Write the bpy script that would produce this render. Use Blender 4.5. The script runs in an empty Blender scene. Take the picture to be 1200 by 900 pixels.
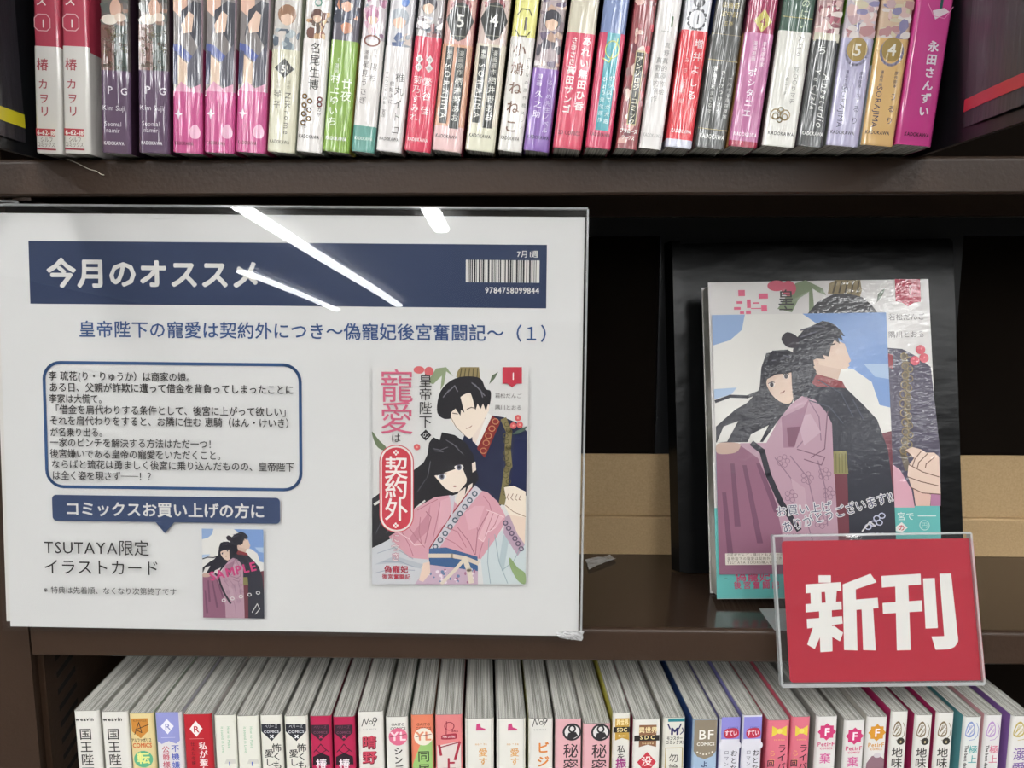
import bpy, math, random
from mathutils import Vector, Matrix

S = bpy.context.scene
COL = S.collection

# ------------------------------------------------------------------ camera, world, exposure
F_PX = 880.0
PITCH = math.atan(115 / F_PX)
YAW = math.atan(17 / math.hypot(F_PX, 115))
EYE = Vector((0.0, -0.38, 1.35))
cam_d = bpy.data.cameras.new('camera')
cam_d.sensor_width = 36.0
cam_d.lens = F_PX / 1200 * 36.0
cam_d.clip_start = 0.01
cam = bpy.data.objects.new('camera', cam_d)
COL.objects.link(cam)
cam.location = EYE
cam.rotation_euler = (math.pi / 2 - PITCH, 0, YAW)
S.camera = cam
CAMROT = cam.rotation_euler.to_matrix()

wd = bpy.data.worlds.new('store_ambient')
S.world = wd
wd.use_nodes = True
bgn = wd.node_tree.nodes['Background']
bgn.inputs[0].default_value = (1.0, 1.0, 1.0, 1)
bgn.inputs[1].default_value = 0.05

S.view_settings.view_transform = 'Standard'
S.view_settings.look = 'None'
S.view_settings.exposure = 0.1
S.view_settings.gamma = 1.0
S.view_settings.use_curve_mapping = False
S.cycles.use_denoising = True
S.cycles.max_bounces = 8
S.cycles.transparent_max_bounces = 16
TUBE_STRENGTH = 24.0
INK_GAIN = 1.0

def ray(px, py):
    return (CAMROT @ Vector(((px - 600) / F_PX, (450 - py) / F_PX, -1.0))).normalized()

def at(px, py, Y=0.0):
    d = ray(px, py)
    return EYE + d * ((Y - EYE.y) / d.y)

def at_z(px, py, z):
    d = ray(px, py)
    return EYE + d * ((z - EYE.z) / d.z)

def at_plane(px, py, p, n):
    d = ray(px, py)
    return EYE + d * ((p - EYE).dot(n) / d.dot(n))

# ------------------------------------------------------------------ materials
def lin(hexs):
    h = hexs.lstrip('#')
    out = []
    for i in (0, 2, 4):
        c = int(h[i:i + 2], 16) / 255
        out.append(c / 12.92 if c <= 0.04045 else ((c + 0.055) / 1.055) ** 2.4)
    return out

def ink(hexs):
    return tuple(min(0.86, c * INK_GAIN) for c in lin(hexs)) + (1.0,)

def new_mat(name):
    m = bpy.data.materials.new(name)
    m.use_nodes = True
    nt = m.node_tree
    return m, nt, nt.nodes['Principled BSDF']

def noise_bump(nt, scale, strength, dist, detail=2.0, rough=0.5):
    tc = nt.nodes.new('ShaderNodeTexCoord')
    mp = nt.nodes.new('ShaderNodeMapping')
    mp.inputs['Scale'].default_value = scale
    nz = nt.nodes.new('ShaderNodeTexNoise')
    nz.inputs['Scale'].default_value = 1.0
    nz.inputs['Detail'].default_value = detail
    nz.inputs['Roughness'].default_value = rough
    bp = nt.nodes.new('ShaderNodeBump')
    bp.inputs['Strength'].default_value = strength
    bp.inputs['Distance'].default_value = dist
    nt.links.new(tc.outputs['Object'], mp.inputs['Vector'])
    nt.links.new(mp.outputs['Vector'], nz.inputs['Vector'])
    nt.links.new(nz.outputs['Fac'], bp.inputs['Height'])
    return bp, nz, mp

def print_mat(name, rough, coat=0.0, bump=None, coat_rough=0.04, spec=0.3):
    m, nt, b = new_mat(name)
    a = nt.nodes.new('ShaderNodeAttribute')
    a.attribute_name = 'ink'
    nt.links.new(a.outputs['Color'], b.inputs['Base Color'])
    b.inputs['Roughness'].default_value = rough
    b.inputs['Specular IOR Level'].default_value = spec
    if coat:
        b.inputs['Coat Weight'].default_value = coat
        b.inputs['Coat Roughness'].default_value = coat_rough
        b.inputs['Coat IOR'].default_value = 1.55
        if bump:
            bp, nz, mp = noise_bump(nt, *bump)
            nt.links.new(bp.outputs['Normal'], b.inputs['Coat Normal'])
    return m

M_PAPER = print_mat('printed_paper', 0.6, spec=0.2)
M_SPINE = print_mat('printed_cover', 0.35, coat=0.3, coat_rough=0.15)
M_WRAP = print_mat('film_wrapped_cover', 0.4, coat=1.0, bump=((170, 170, 9), 1.0, 0.0013, 3.0, 0.42), coat_rough=0.06)
M_WRAPF = print_mat('film_wrapped_front', 0.45, coat=0.6, bump=((120, 120, 210), 0.38, 0.0007, 3.0, 0.55), coat_rough=0.05)

M_CARD = print_mat('film_covered_card', 0.45, coat=0.25, bump=((190, 190, 260), 0.26, 0.0005, 3.0, 0.6), coat_rough=0.05)

def simple_mat(name, col, rough, metal=0.0, spec=0.5, bump=None, coat=0.0):
    m, nt, b = new_mat(name)
    b.inputs['Base Color'].default_value = tuple(lin(col)) + (1,) if isinstance(col, str) else tuple(col) + (1,)
    b.inputs['Roughness'].default_value = rough
    b.inputs['Metallic'].default_value = metal
    b.inputs['Specular IOR Level'].default_value = spec
    b.inputs['Coat Weight'].default_value = coat
    if bump:
        bp, nz, mp = noise_bump(nt, *bump)
        nt.links.new(bp.outputs['Normal'], b.inputs['Normal'])
    return m

M_STEEL = simple_mat('brown_painted_steel', '38291f', 0.36, spec=0.3, bump=((420, 420, 420), 0.35, 0.0004, 2.0))
M_STEEL_TOP = simple_mat('glossy_brown_shelf', '33271f', 0.16, bump=((25, 25, 25), 0.05, 0.001, 2.0))
M_DARK = simple_mat('dark_back_panel', '14100d', 0.8, spec=0.0, bump=((300, 300, 300), 0.2, 0.0003))
M_BLACKP = simple_mat('black_plastic', '121316', 0.32, bump=((60, 60, 14), 0.35, 0.0012, 2.0))
M_BLACKF = simple_mat('black_film_board', '0a0b0c', 0.26, spec=0.28, bump=((30, 30, 55), 0.4, 0.0016, 3.0))
M_LABEL = simple_mat('smoky_label_sleeve', '343136', 0.28, bump=((40, 200, 8), 0.5, 0.001, 2.0))
M_SLOT = simple_mat('slot_void', '050403', 0.8)

def mdf_mat():
    m, nt, b = new_mat('mdf_board')
    tc = nt.nodes.new('ShaderNodeTexCoord')
    nz = nt.nodes.new('ShaderNodeTexNoise')
    nz.inputs['Scale'].default_value = 900
    nz.inputs['Detail'].default_value = 3
    mx = nt.nodes.new('ShaderNodeMix'); mx.data_type = 'RGBA'
    mx.inputs[6].default_value = tuple(lin('8f7450')) + (1,)
    mx.inputs[7].default_value = tuple(lin('b59a72')) + (1,)
    nt.links.new(tc.outputs['Object'], nz.inputs['Vector'])
    nt.links.new(nz.outputs['Fac'], mx.inputs[0])
    nt.links.new(mx.outputs[2], b.inputs['Base Color'])
    b.inputs['Roughness'].default_value = 0.6
    return m
M_MDF = mdf_mat()

def page_mat():
    m, nt, b = new_mat('page_edges')
    tc = nt.nodes.new('ShaderNodeTexCoord')
    mp = nt.nodes.new('ShaderNodeMapping')
    mp.inputs['Scale'].default_value = (1500, 12, 12)
    nz = nt.nodes.new('ShaderNodeTexNoise')
    nz.inputs['Scale'].default_value = 1.0
    nz.inputs['Detail'].default_value = 3
    nz.inputs['Roughness'].default_value = 0.7
    mx = nt.nodes.new('ShaderNodeMix'); mx.data_type = 'RGBA'
    mx.inputs[6].default_value = tuple(lin('88867d')) + (1,)
    mx.inputs[7].default_value = tuple(lin('d8d6cd')) + (1,)
    cr = nt.nodes.new('ShaderNodeMapRange')
    cr.inputs[1].default_value = 0.42
    cr.inputs[2].default_value = 0.56
    nt.links.new(tc.outputs['Object'], mp.inputs['Vector'])
    nt.links.new(mp.outputs['Vector'], nz.inputs['Vector'])
    nt.links.new(nz.outputs['Fac'], cr.inputs[0])
    nt.links.new(cr.outputs[0], mx.inputs[0])
    nt.links.new(mx.outputs[2], b.inputs['Base Color'])
    b.inputs['Roughness'].default_value = 0.7
    return m
M_PAGES = page_mat()

def clear_mat(name, tint, rough, bump=None, haze=0.0, ior=1.5):
    m = bpy.data.materials.new(name)
    m.use_nodes = True
    nt = m.node_tree
    nt.nodes.remove(nt.nodes['Principled BSDF'])
    out = nt.nodes['Material Output']
    tr = nt.nodes.new('ShaderNodeBsdfTransparent'); tr.inputs[0].default_value = tuple(tint) + (1,)
    gl = nt.nodes.new('ShaderNodeBsdfGlossy'); gl.inputs['Roughness'].default_value = rough
    fr = nt.nodes.new('ShaderNodeFresnel'); fr.inputs[0].default_value = ior
    mx = nt.nodes.new('ShaderNodeMixShader')
    if bump:
        bp, nz, mp = noise_bump(nt, *bump)
        nt.links.new(bp.outputs['Normal'], gl.inputs['Normal'])
        nt.links.new(bp.outputs['Normal'], fr.inputs['Normal'])
    ge = nt.nodes.new('ShaderNodeNewGeometry')          # the inner side of a thin pane does not mirror
    iv = nt.nodes.new('ShaderNodeMath'); iv.operation = 'SUBTRACT'; iv.inputs[0].default_value = 1.0
    mu = nt.nodes.new('ShaderNodeMath'); mu.operation = 'MULTIPLY'
    nt.links.new(ge.outputs['Backfacing'], iv.inputs[1])
    nt.links.new(iv.outputs[0], mu.inputs[0]); nt.links.new(fr.outputs[0], mu.inputs[1])
    nt.links.new(mu.outputs[0], mx.inputs[0])
    first = tr
    if haze:
        df = nt.nodes.new('ShaderNodeBsdfDiffuse'); df.inputs[0].default_value = (0.8, 0.8, 0.8, 1)
        m2 = nt.nodes.new('ShaderNodeMixShader'); m2.inputs[0].default_value = haze
        nt.links.new(tr.outputs[0], m2.inputs[1]); nt.links.new(df.outputs[0], m2.inputs[2])
        first = m2
    nt.links.new(first.outputs[0], mx.inputs[1])
    nt.links.new(gl.outputs[0], mx.inputs[2])
    nt.links.new(mx.outputs[0], out.inputs[0])
    return m
M_CLEAR = clear_mat('clear_sleeve_plastic', (0.995, 0.995, 0.995), 0.01, bump=((9, 9, 9), 0.05, 0.003, 1.0), ior=1.54)
M_ACRYL = clear_mat('clear_acrylic', (0.98, 0.985, 0.985), 0.03, haze=0.008)
M_ACRYLE = clear_mat('acrylic_edge', (0.80, 0.82, 0.82), 0.08, haze=0.35)
M_FILM = clear_mat('shrink_film', (0.99, 0.99, 0.99), 0.07, bump=((130, 60, 130), 0.35, 0.0010, 4.0), haze=0.08, ior=1.35)
M_TAPE = clear_mat('clear_tape', (0.8, 0.8, 0.8), 0.1, bump=((500, 500, 500), 1.0, 0.001, 3.0), haze=0.4)

# ------------------------------------------------------------------ mesh builder
class MB:
    def __init__(self):
        self.v = []; self.f = []; self.c = []; self.mi = []
        self.mat = 0
    def face(self, pts, col='ffffff'):
        i = len(self.v)
        self.v.extend([tuple(p) for p in pts])
        self.f.append(tuple(range(i, i + len(pts))))
        self.c.append(col if isinstance(col, tuple) else ink(col))
        self.mi.append(self.mat)
    def box(self, lo, hi, col='ffffff'):
        x0, y0, z0 = lo; x1, y1, z1 = hi
        P = [(x0, y0, z0), (x1, y0, z0), (x1, y1, z0), (x0, y1, z0), (x0, y0, z1), (x1, y0, z1), (x1, y1, z1), (x0, y1, z1)]
        for q in ((0, 3, 2, 1), (4, 5, 6, 7), (0, 1, 5, 4), (1, 2, 6, 5), (2, 3, 7, 6), (3, 0, 4, 7)):
            self.face([P[k] for k in q], col)
    def prism(self, prof, axis, a, b, col='ffffff'):
        # prof: 2D points; axis 'x','y','z' extrude from a to b
        def P(p, t):
            return {'x': (t, p[0], p[1]), 'y': (p[0], t, p[1]), 'z': (p[0], p[1], t)}[axis]
        n = len(prof)
        for i in range(n):
            p, q = prof[i], prof[(i + 1) % n]
            self.face([P(p, a), P(q, a), P(q, b), P(p, b)], col)
        self.face([P(p, a) for p in reversed(prof)], col)
        self.face([P(p, b) for p in prof], col)
    def build(self, name, mats, parent=None, weld=False):
        me = bpy.data.meshes.new(name)
        me.from_pydata(self.v, [], self.f)
        at_ = me.color_attributes.new('ink', 'FLOAT_COLOR', 'CORNER')
        buf = []
        for p, c in zip(self.f, self.c):
            buf.extend(list(c) * len(p))
        at_.data.foreach_set('color', buf)
        for m in (mats if isinstance(mats, (list, tuple)) else [mats]):
            me.materials.append(m)
        me.polygons.foreach_set('material_index', self.mi)
        if weld:
            import bmesh
            bm = bmesh.new(); bm.from_mesh(me)
            bmesh.ops.remove_doubles(bm, verts=bm.verts, dist=1e-6)
            bmesh.ops.recalc_face_normals(bm, faces=bm.faces)
            bm.to_mesh(me); bm.free()
        me.update()
        o = bpy.data.objects.new(name, me)
        COL.objects.link(o)
        if parent: o.parent = parent
        return o

# glyph outlines from the built-in font
GL = {}
_tc = bpy.data.curves.new('glyph_source', 'FONT')
_to = bpy.data.objects.new('glyph_source', _tc)
COL.objects.link(_to)
_tc.resolution_u = 2
def glyph(ch):
    if ch not in GL:
        _tc.body = ch
        bpy.context.view_layer.update()
        ev = _to.evaluated_get(bpy.context.evaluated_depsgraph_get())
        m = ev.to_mesh()
        vs = [(v.co.x, v.co.y) for v in m.vertices]
        fs = [tuple(p.vertices) for p in m.polygons]
        ev.to_mesh_clear()
        GL[ch] = (vs, fs, (max((v[0] for v in vs), default=0.3)))
    return GL[ch]
WIDE = lambda ch: ord(ch) > 0x2E00 or ch in '※～─'

class Print(MB):
    """flat printing on a face that looks along -y: x to the right, z up"""
    def __init__(self, base=0.00006, step=0.000003):
        super().__init__()
        self.d = base; self.step = step
    def y(self):
        self.d += self.step
        return -self.d
    def poly(self, pts, col, smooth=False, y=None):
        pts = list(pts)
        if smooth:
            o = []; n = len(pts)
            for i in range(n):
                p0, p1, p2, p3 = pts[i - 1], pts[i], pts[(i + 1) % n], pts[(i + 2) % n]
                for t in (0, .25, .5, .75):
                    o.append(tuple(0.5 * (2 * p1[k] + (p2[k] - p0[k]) * t + (2 * p0[k] - 5 * p1[k] + 4 * p2[k] - p3[k]) * t * t + (3 * p1[k] - p0[k] - 3 * p2[k] + p3[k]) * t ** 3) for k in (0, 1)))
            pts = o
        ar = sum(pts[i][0] * pts[(i + 1) % len(pts)][1] - pts[(i + 1) % len(pts)][0] * pts[i][1] for i in range(len(pts)))
        if ar < 0: pts.reverse()
        yy = self.y() if y is None else y
        self.face([(p[0], yy, p[1]) for p in pts], col)
    def rect(self, x0, x1, z0, z1, col, y=None):
        self.poly([(x0, z0), (x1, z0), (x1, z1), (x0, z1)], col, y=y)
    def rrect(self, x0, x1, z0, z1, r, col):
        self.poly(rr(x0, x1, z0, z1, r), col)
    def ell(self, x, z, rx, rz, col, n=20, y=None):
        self.poly([(x + rx * math.cos(2 * math.pi * i / n), z + rz * math.sin(2 * math.pi * i / n)) for i in range(n)], col, y=y)
    def loop(self, pts, th, col, closed=True):
        y = self.y(); n = len(pts)
        for i in range(n if closed else n - 1):
            a, b = Vector(pts[i]), Vector(pts[(i + 1) % n])
            d = (b - a)
            if d.length < 1e-9: continue
            d.normalize(); k = Vector((-d.y, d.x)) * th / 2
            e = d * th * 0.3
            a2, b2 = a - e, b + e
            self.face([(p.x, y, p.y) for p in (a2 - k, b2 - k, b2 + k, a2 + k)], col)
    def ring(self, x, z, rx, rz, th, col, n=20):
        self.loop([(x + rx * math.cos(2 * math.pi * i / n), z + rz * math.sin(2 * math.pi * i / n)) for i in range(n)], th, col)
    def line(self, pts, th, col):
        self.loop(pts, th, col, closed=False)
    def stamp(self, ch, x, z, size, col, y, bold=0.0, rot=0.0, sx=1.0, shear=0.0):
        # glyph with its em-box centred at x, z
        vs, fs, adv = glyph(ch)
        w = 1.0 if WIDE(ch) else adv
        c, s = math.cos(rot), math.sin(rot)
        offs = [(0, 0)] if not bold else [(bold * math.cos(a), bold * math.sin(a)) for a in [k * math.pi / 3 + .2 for k in range(6)]]
        for ki, (ox, oz) in enumerate(offs):
            if ki:
                self.d += 0.0000012; y = -self.d
            i = len(self.v)
            for vx, vz in vs:
                px = (vx - w / 2 + ox + shear * (vz - .35)) * size * sx; pz = (vz - 0.36 + oz) * size
                self.v.append((x + px * c - pz * s, y, z + px * s + pz * c))
            for f in fs:
                self.f.append(tuple(i + k for k in f)); self.c.append(col); self.mi.append(self.mat)
    def text(self, s, x, z, size, col, bold=0.0, rot=0.0, width=None, align='c', sx=1.0, space=0.08, shear=0.0):
        """one line; width: stretch spacing to this length; align about x"""
        col = ink(col) if isinstance(col, str) else col
        y = self.y()
        adv = []
        for ch in s:
            if ch == ' ': adv.append(0.33)
            elif WIDE(ch): adv.append(1.0)
            else: adv.append(glyph(ch)[2] + space)
        total = sum(adv) * size * sx
        k = 1.0
        if width:
            if width < total * 0.98 or width > total * 1.6:
                sx *= width / total
                total = width
            else:
                k = width / total; total = width
        start = {'c': -total / 2, 'l': 0.0, 'r': -total}[align]
        c_, s_ = math.cos(rot), math.sin(rot)
        t = start
        for ch, a in zip(s, adv):
            a2 = a * size * sx * k
            if ch != ' ':
                m = t + a2 / 2
                self.stamp(ch, x + m * c_, z + m * s_, size, col, y, bold, rot, sx, shear); y = -self.d
            t += a2
    def vtext(self, s, x, ztop, size, col, bold=0.0, pitch=None, sx=1.0):
        col = ink(col) if isinstance(col, str) else col
        y = self.y(); p = pitch or size * 1.05
        for i, ch in enumerate(s):
            if ch == ' ': continue
            if ch == 'ー' or ch == '─':
                self.stamp(ch, x, ztop - size / 2 - p * i, size, col, y, bold, -math.pi / 2, sx)
            else:
                self.stamp(ch, x, ztop - size / 2 - p * i, size, col, y, bold, 0, sx)
            y = -self.d

def rr(x0, x1, z0, z1, r, n=6):
    o = []
    for cx, cz, a0 in ((x1 - r, z1 - r, 0), (x0 + r, z1 - r, 90), (x0 + r, z0 + r, 180), (x1 - r, z0 + r, 270)):
        for i in range(n + 1):
            a = math.radians(a0 + 90 * i / n)
            o.append((cx + r * math.cos(a), cz + r * math.sin(a)))
    return o

def thing(name, label, cat, loc=(0, 0, 0), rot=(0, 0, 0), group=None):
    o = bpy.data.objects.new(name, None)
    o.empty_display_size = 0.02
    COL.objects.link(o)
    o.location = loc; o.rotation_euler = rot
    o['label'] = label; o['category'] = cat
    if group: o['group'] = group
    return o
def tag(o, label, cat, group=None):
    o['label'] = label; o['category'] = cat
    if group: o['group'] = group
    return o

# ------------------------------------------------------------------ the room
def struct(name, lo, hi, m):
    b = MB(); b.box(lo, hi)
    o = b.build(name, m, weld=True); o['kind'] = 'structure'
    return o
M_CEIL = simple_mat('ceiling_white', 'd8d8d6', 0.8)
M_WALLP = simple_mat('wall_offwhite', '7d7a75', 0.8)
M_FLOOR = simple_mat('floor_vinyl', '5c5a57', 0.45)
HC = 2.75
struct('floor', (-7, -17, -0.1), (7, 0.3, 0.0), M_FLOOR)
struct('ceiling', (-7, -17, HC), (7, 0.3, HC + 0.1), M_CEIL)
struct('wall_back', (-7, 0.2, 0), (7, 0.3, HC), M_WALLP)
struct('wall_far', (-7, -17.1, 0), (7, -17, HC), M_WALLP)
struct('wall_left', (-7.1, -17.1, 0), (-7, 0.3, HC), M_WALLP)
struct('wall_right', (7, -17.1, 0), (7.1, 0.3, HC), M_WALLP)

m_tube, nt_t, b_t = new_mat('lit_tube')
b_t.inputs['Emission Color'].default_value = (0.99, 1.0, 1.0, 1)
b_t.inputs['Emission Strength'].default_value = TUBE_STRENGTH
M_FIX = simple_mat('fixture_white', 'e5e5e2', 0.5)
def lamp_row(x, y0, y1, lab):
    t = thing('ceiling_light', lab, 'ceiling light', (x, (y0 + y1) / 2, HC))
    h = abs(y1 - y0) / 2
    b = MB(); b.prism([(-.09, 0), (.09, 0), (.05, -.04), (-.05, -.04)], 'y', -h, h)
    b.build('housing', M_FIX, t)
    n = 12; prof = [(.08 * math.cos(2 * math.pi * i / n), -.06 + .03 * math.sin(2 * math.pi * i / n)) for i in range(n)]
    b = MB(); b.prism(prof, 'y', -h + .02, h - .02)
    b.build('tube', m_tube, t)
EZ = HC - EYE.z
lamp_row(-3.55, -8.9, -13.6, 'long far ceiling strip light left of the aisle')
lamp_row(-5.20, -1.4, -6.4, 'long near ceiling strip light left of the aisle')
lamp_row(-2.25, -1.4, -12.7, 'longest ceiling strip light over the left of the aisle')
lamp_row(-0.76, -0.75, -6.4, 'ceiling strip light over the middle of the aisle')
lamp_row(0.70, -0.75, -6.7, 'ceiling strip light just right of the camera')
lamp_row(2.15, -1.4, -8.0, 'ceiling strip light right of the aisle')
lamp_row(3.60, -1.4, -8.0, 'rightmost ceiling strip light')

# ------------------------------------------------------------------ bookcase
Z_UP = at(600, 184, 0).z            # upper shelf top
Z_UPB = at(600, 228, 0).z           # bottom of its lip
Z_MID = at(600, 736, 0).z
Z_MIDB = at(600, 774, 0).z
Y_BACK = 0.122
XL, XR = at(36, 745, 0).x, 0.46
Z_LOW = at(600, 838, -0.012).z - 0.182
XU = at(33, 745, 0.016).x
bc = thing('bookcase', 'dark brown steel bookcase holding the comics and the poster', 'bookcase', (0, 0, 0))

def shelf(name_z, ztop, zlip, label=None):
    b = MB()
    r = 0.0025
    prof = [(0.0 + r, ztop)] + [(r - r * math.sin(a), ztop - r + r * math.cos(a)) for a in (0.4, 0.8, 1.2, 1.5708)]
    prof += [(0, zlip + .001), (0.001, zlip), (0.008, zlip), (0.008, zlip + .003), (0.0012, zlip + .003), (0.0012, ztop - .003)]
    prof += [(0.0012, ztop - .0012), (Y_BACK, ztop - .0012), (Y_BACK, ztop)]
    n = len(prof)
    for i in range(n):
        p, q = prof[i], prof[(i + 1) % n]
        b.mat = 1 if (i == n - 1 and ztop < 1.3) else 0
        b.face([(XL, p[0], p[1]), (XL, q[0], q[1]), (XR, q[0], q[1]), (XR, p[0], p[1])])
    b.mat = 0
    b.face([(XL, p[0], p[1]) for p in prof]); b.face([(XR, p[0], p[1]) for p in reversed(prof)])
    b.box((XU + .0024, .03, zlip + .001), (XL, .11, ztop - .0013)); b.box((XR, .03, zlip + .001), (XR + .0004, .11, ztop - .0013))
    # stiffening channel under the shelf
    b.box((XL, Y_BACK - .012, zlip - .001), (XR, Y_BACK - .001, ztop - .0013))
    return b.build('shelf', [M_STEEL, M_STEEL_TOP], bc)
shelf('u', Z_UP, Z_UPB); shelf('m', Z_MID, Z_MIDB); shelf('l', Z_LOW, Z_LOW - .02)
b = MB(); b.box((XL - .06, Y_BACK, 0.05), (XR + .06, Y_BACK + .006, 1.95)); b.build('back_panel', M_DARK, bc)
# raised framing that splits the back panel into fields
b = MB()
zt = at(900, 277, Y_BACK).z
b.box((XL, Y_BACK - .003, zt), (XR, Y_BACK, Z_UPB + .01))
b.box((at(770, 400, Y_BACK).x, Y_BACK - .003, Z_MID), (at(1117, 400, Y_BACK).x, Y_BACK, zt))
b.build('back_frame', M_BLACKP, bc)
def upright(x0, x1, sgn):
    b = MB()
    b.box((x0, .0165, 0.0), (x1, .019, 1.95))
    xi = x1 if sgn > 0 else x0
    b.box((x0, .019, 0.0), (x1 - .002 if sgn > 0 else x1, Y_BACK, 1.95))
    o = b.build('side_panel', M_STEEL, bc)
    return o
side = upright(XU - .045, XU, 1)
upright(XR + .0005, XR + .045, -1)
# slotted inner strip on the left side: front edge, plate and slots
b = MB(); xs = XL - .0004
b.box((XU - .0015, .024, 0.06), (XU + .0022, Y_BACK - .001, 1.9))
inner = b.build('slotted_strip', M_STEEL, bc)
b = MB()
xi = XU + .0023
z = Z_MIDB - .2
while z < Z_MIDB + .3:
    p = [(.034, z), (.052, z + .006), (.052, z + .0095), (.034, z + .0035)]
    b.face([(xi, q[0], q[1]) for q in p]); z += .0105
b.build('slots', M_SLOT, inner)

# MDF riser boards on the middle shelf
def riser(x0, x1, z0, z1, yf, lab):
    b = MB(); c = .0008
    prof = [(yf, z0), (yf, z1 - c), (yf + c, z1), (Y_BACK - .004, z1), (Y_BACK - .004, z0)]
    b.prism([(p[0], p[1]) for p in prof], 'x', x0, x1)
    o = b.build('fibreboard_riser', M_MDF, weld=True)
    return tag(o, lab, 'board')
YM = at_z(900, 650, Z_MID).y
zs = at(900, 606, YM).z
ztop_m = at(900, 534, YM).z
print('shelf depth to riser', YM, 'heights', zs - Z_MID, ztop_m - Z_MID)
YM = min(YM, Y_BACK - .01)
riser(-.2, XR - .01, Z_MID + .0002, zs, YM, 'lower tan fibreboard strip lying on the middle shelf behind the display')
riser(-.2, XR - .01, zs + .0002, ztop_m, YM + .004, 'upper tan fibreboard strip stacked on the lower strip')

# ------------------------------------------------------------------ tilted frames
class Frame:
    def __init__(self, origin_px, Y, lean, left_px, right_px):
        self.o = at(*origin_px, Y)
        self.n = Vector((0, math.cos(lean), -math.sin(lean)))      # pointing away from the viewer
        a = at_plane(*left_px, self.o, self.n); b_ = at_plane(*right_px, self.o, self.n)
        self.u = (b_ - a).normalized()
        self.v = self.u.cross(self.n).normalized()
        if self.v.z < 0: self.v = -self.v
        self.m = Matrix(((self.u.x, self.n.x, self.v.x), (self.u.y, self.n.y, self.v.y), (self.u.z, self.n.z, self.v.z)))
    def P(self, px, py):
        d = at_plane(px, py, self.o, self.n) - self.o
        return (d.dot(self.u), d.dot(self.v))
    def place(self, o):
        o.location = self.o; o.rotation_euler = self.m.to_euler()

def sheet_quad(fr, px4):
    q = [fr.P(*p) for p in px4]
    x0 = (q[0][0] + q[3][0]) / 2; x1 = (q[1][0] + q[2][0]) / 2
    z1 = (q[0][1] + q[1][1]) / 2; z0 = (q[2][1] + q[3][1]) / 2
    return x0, x1, z0, z1

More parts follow.
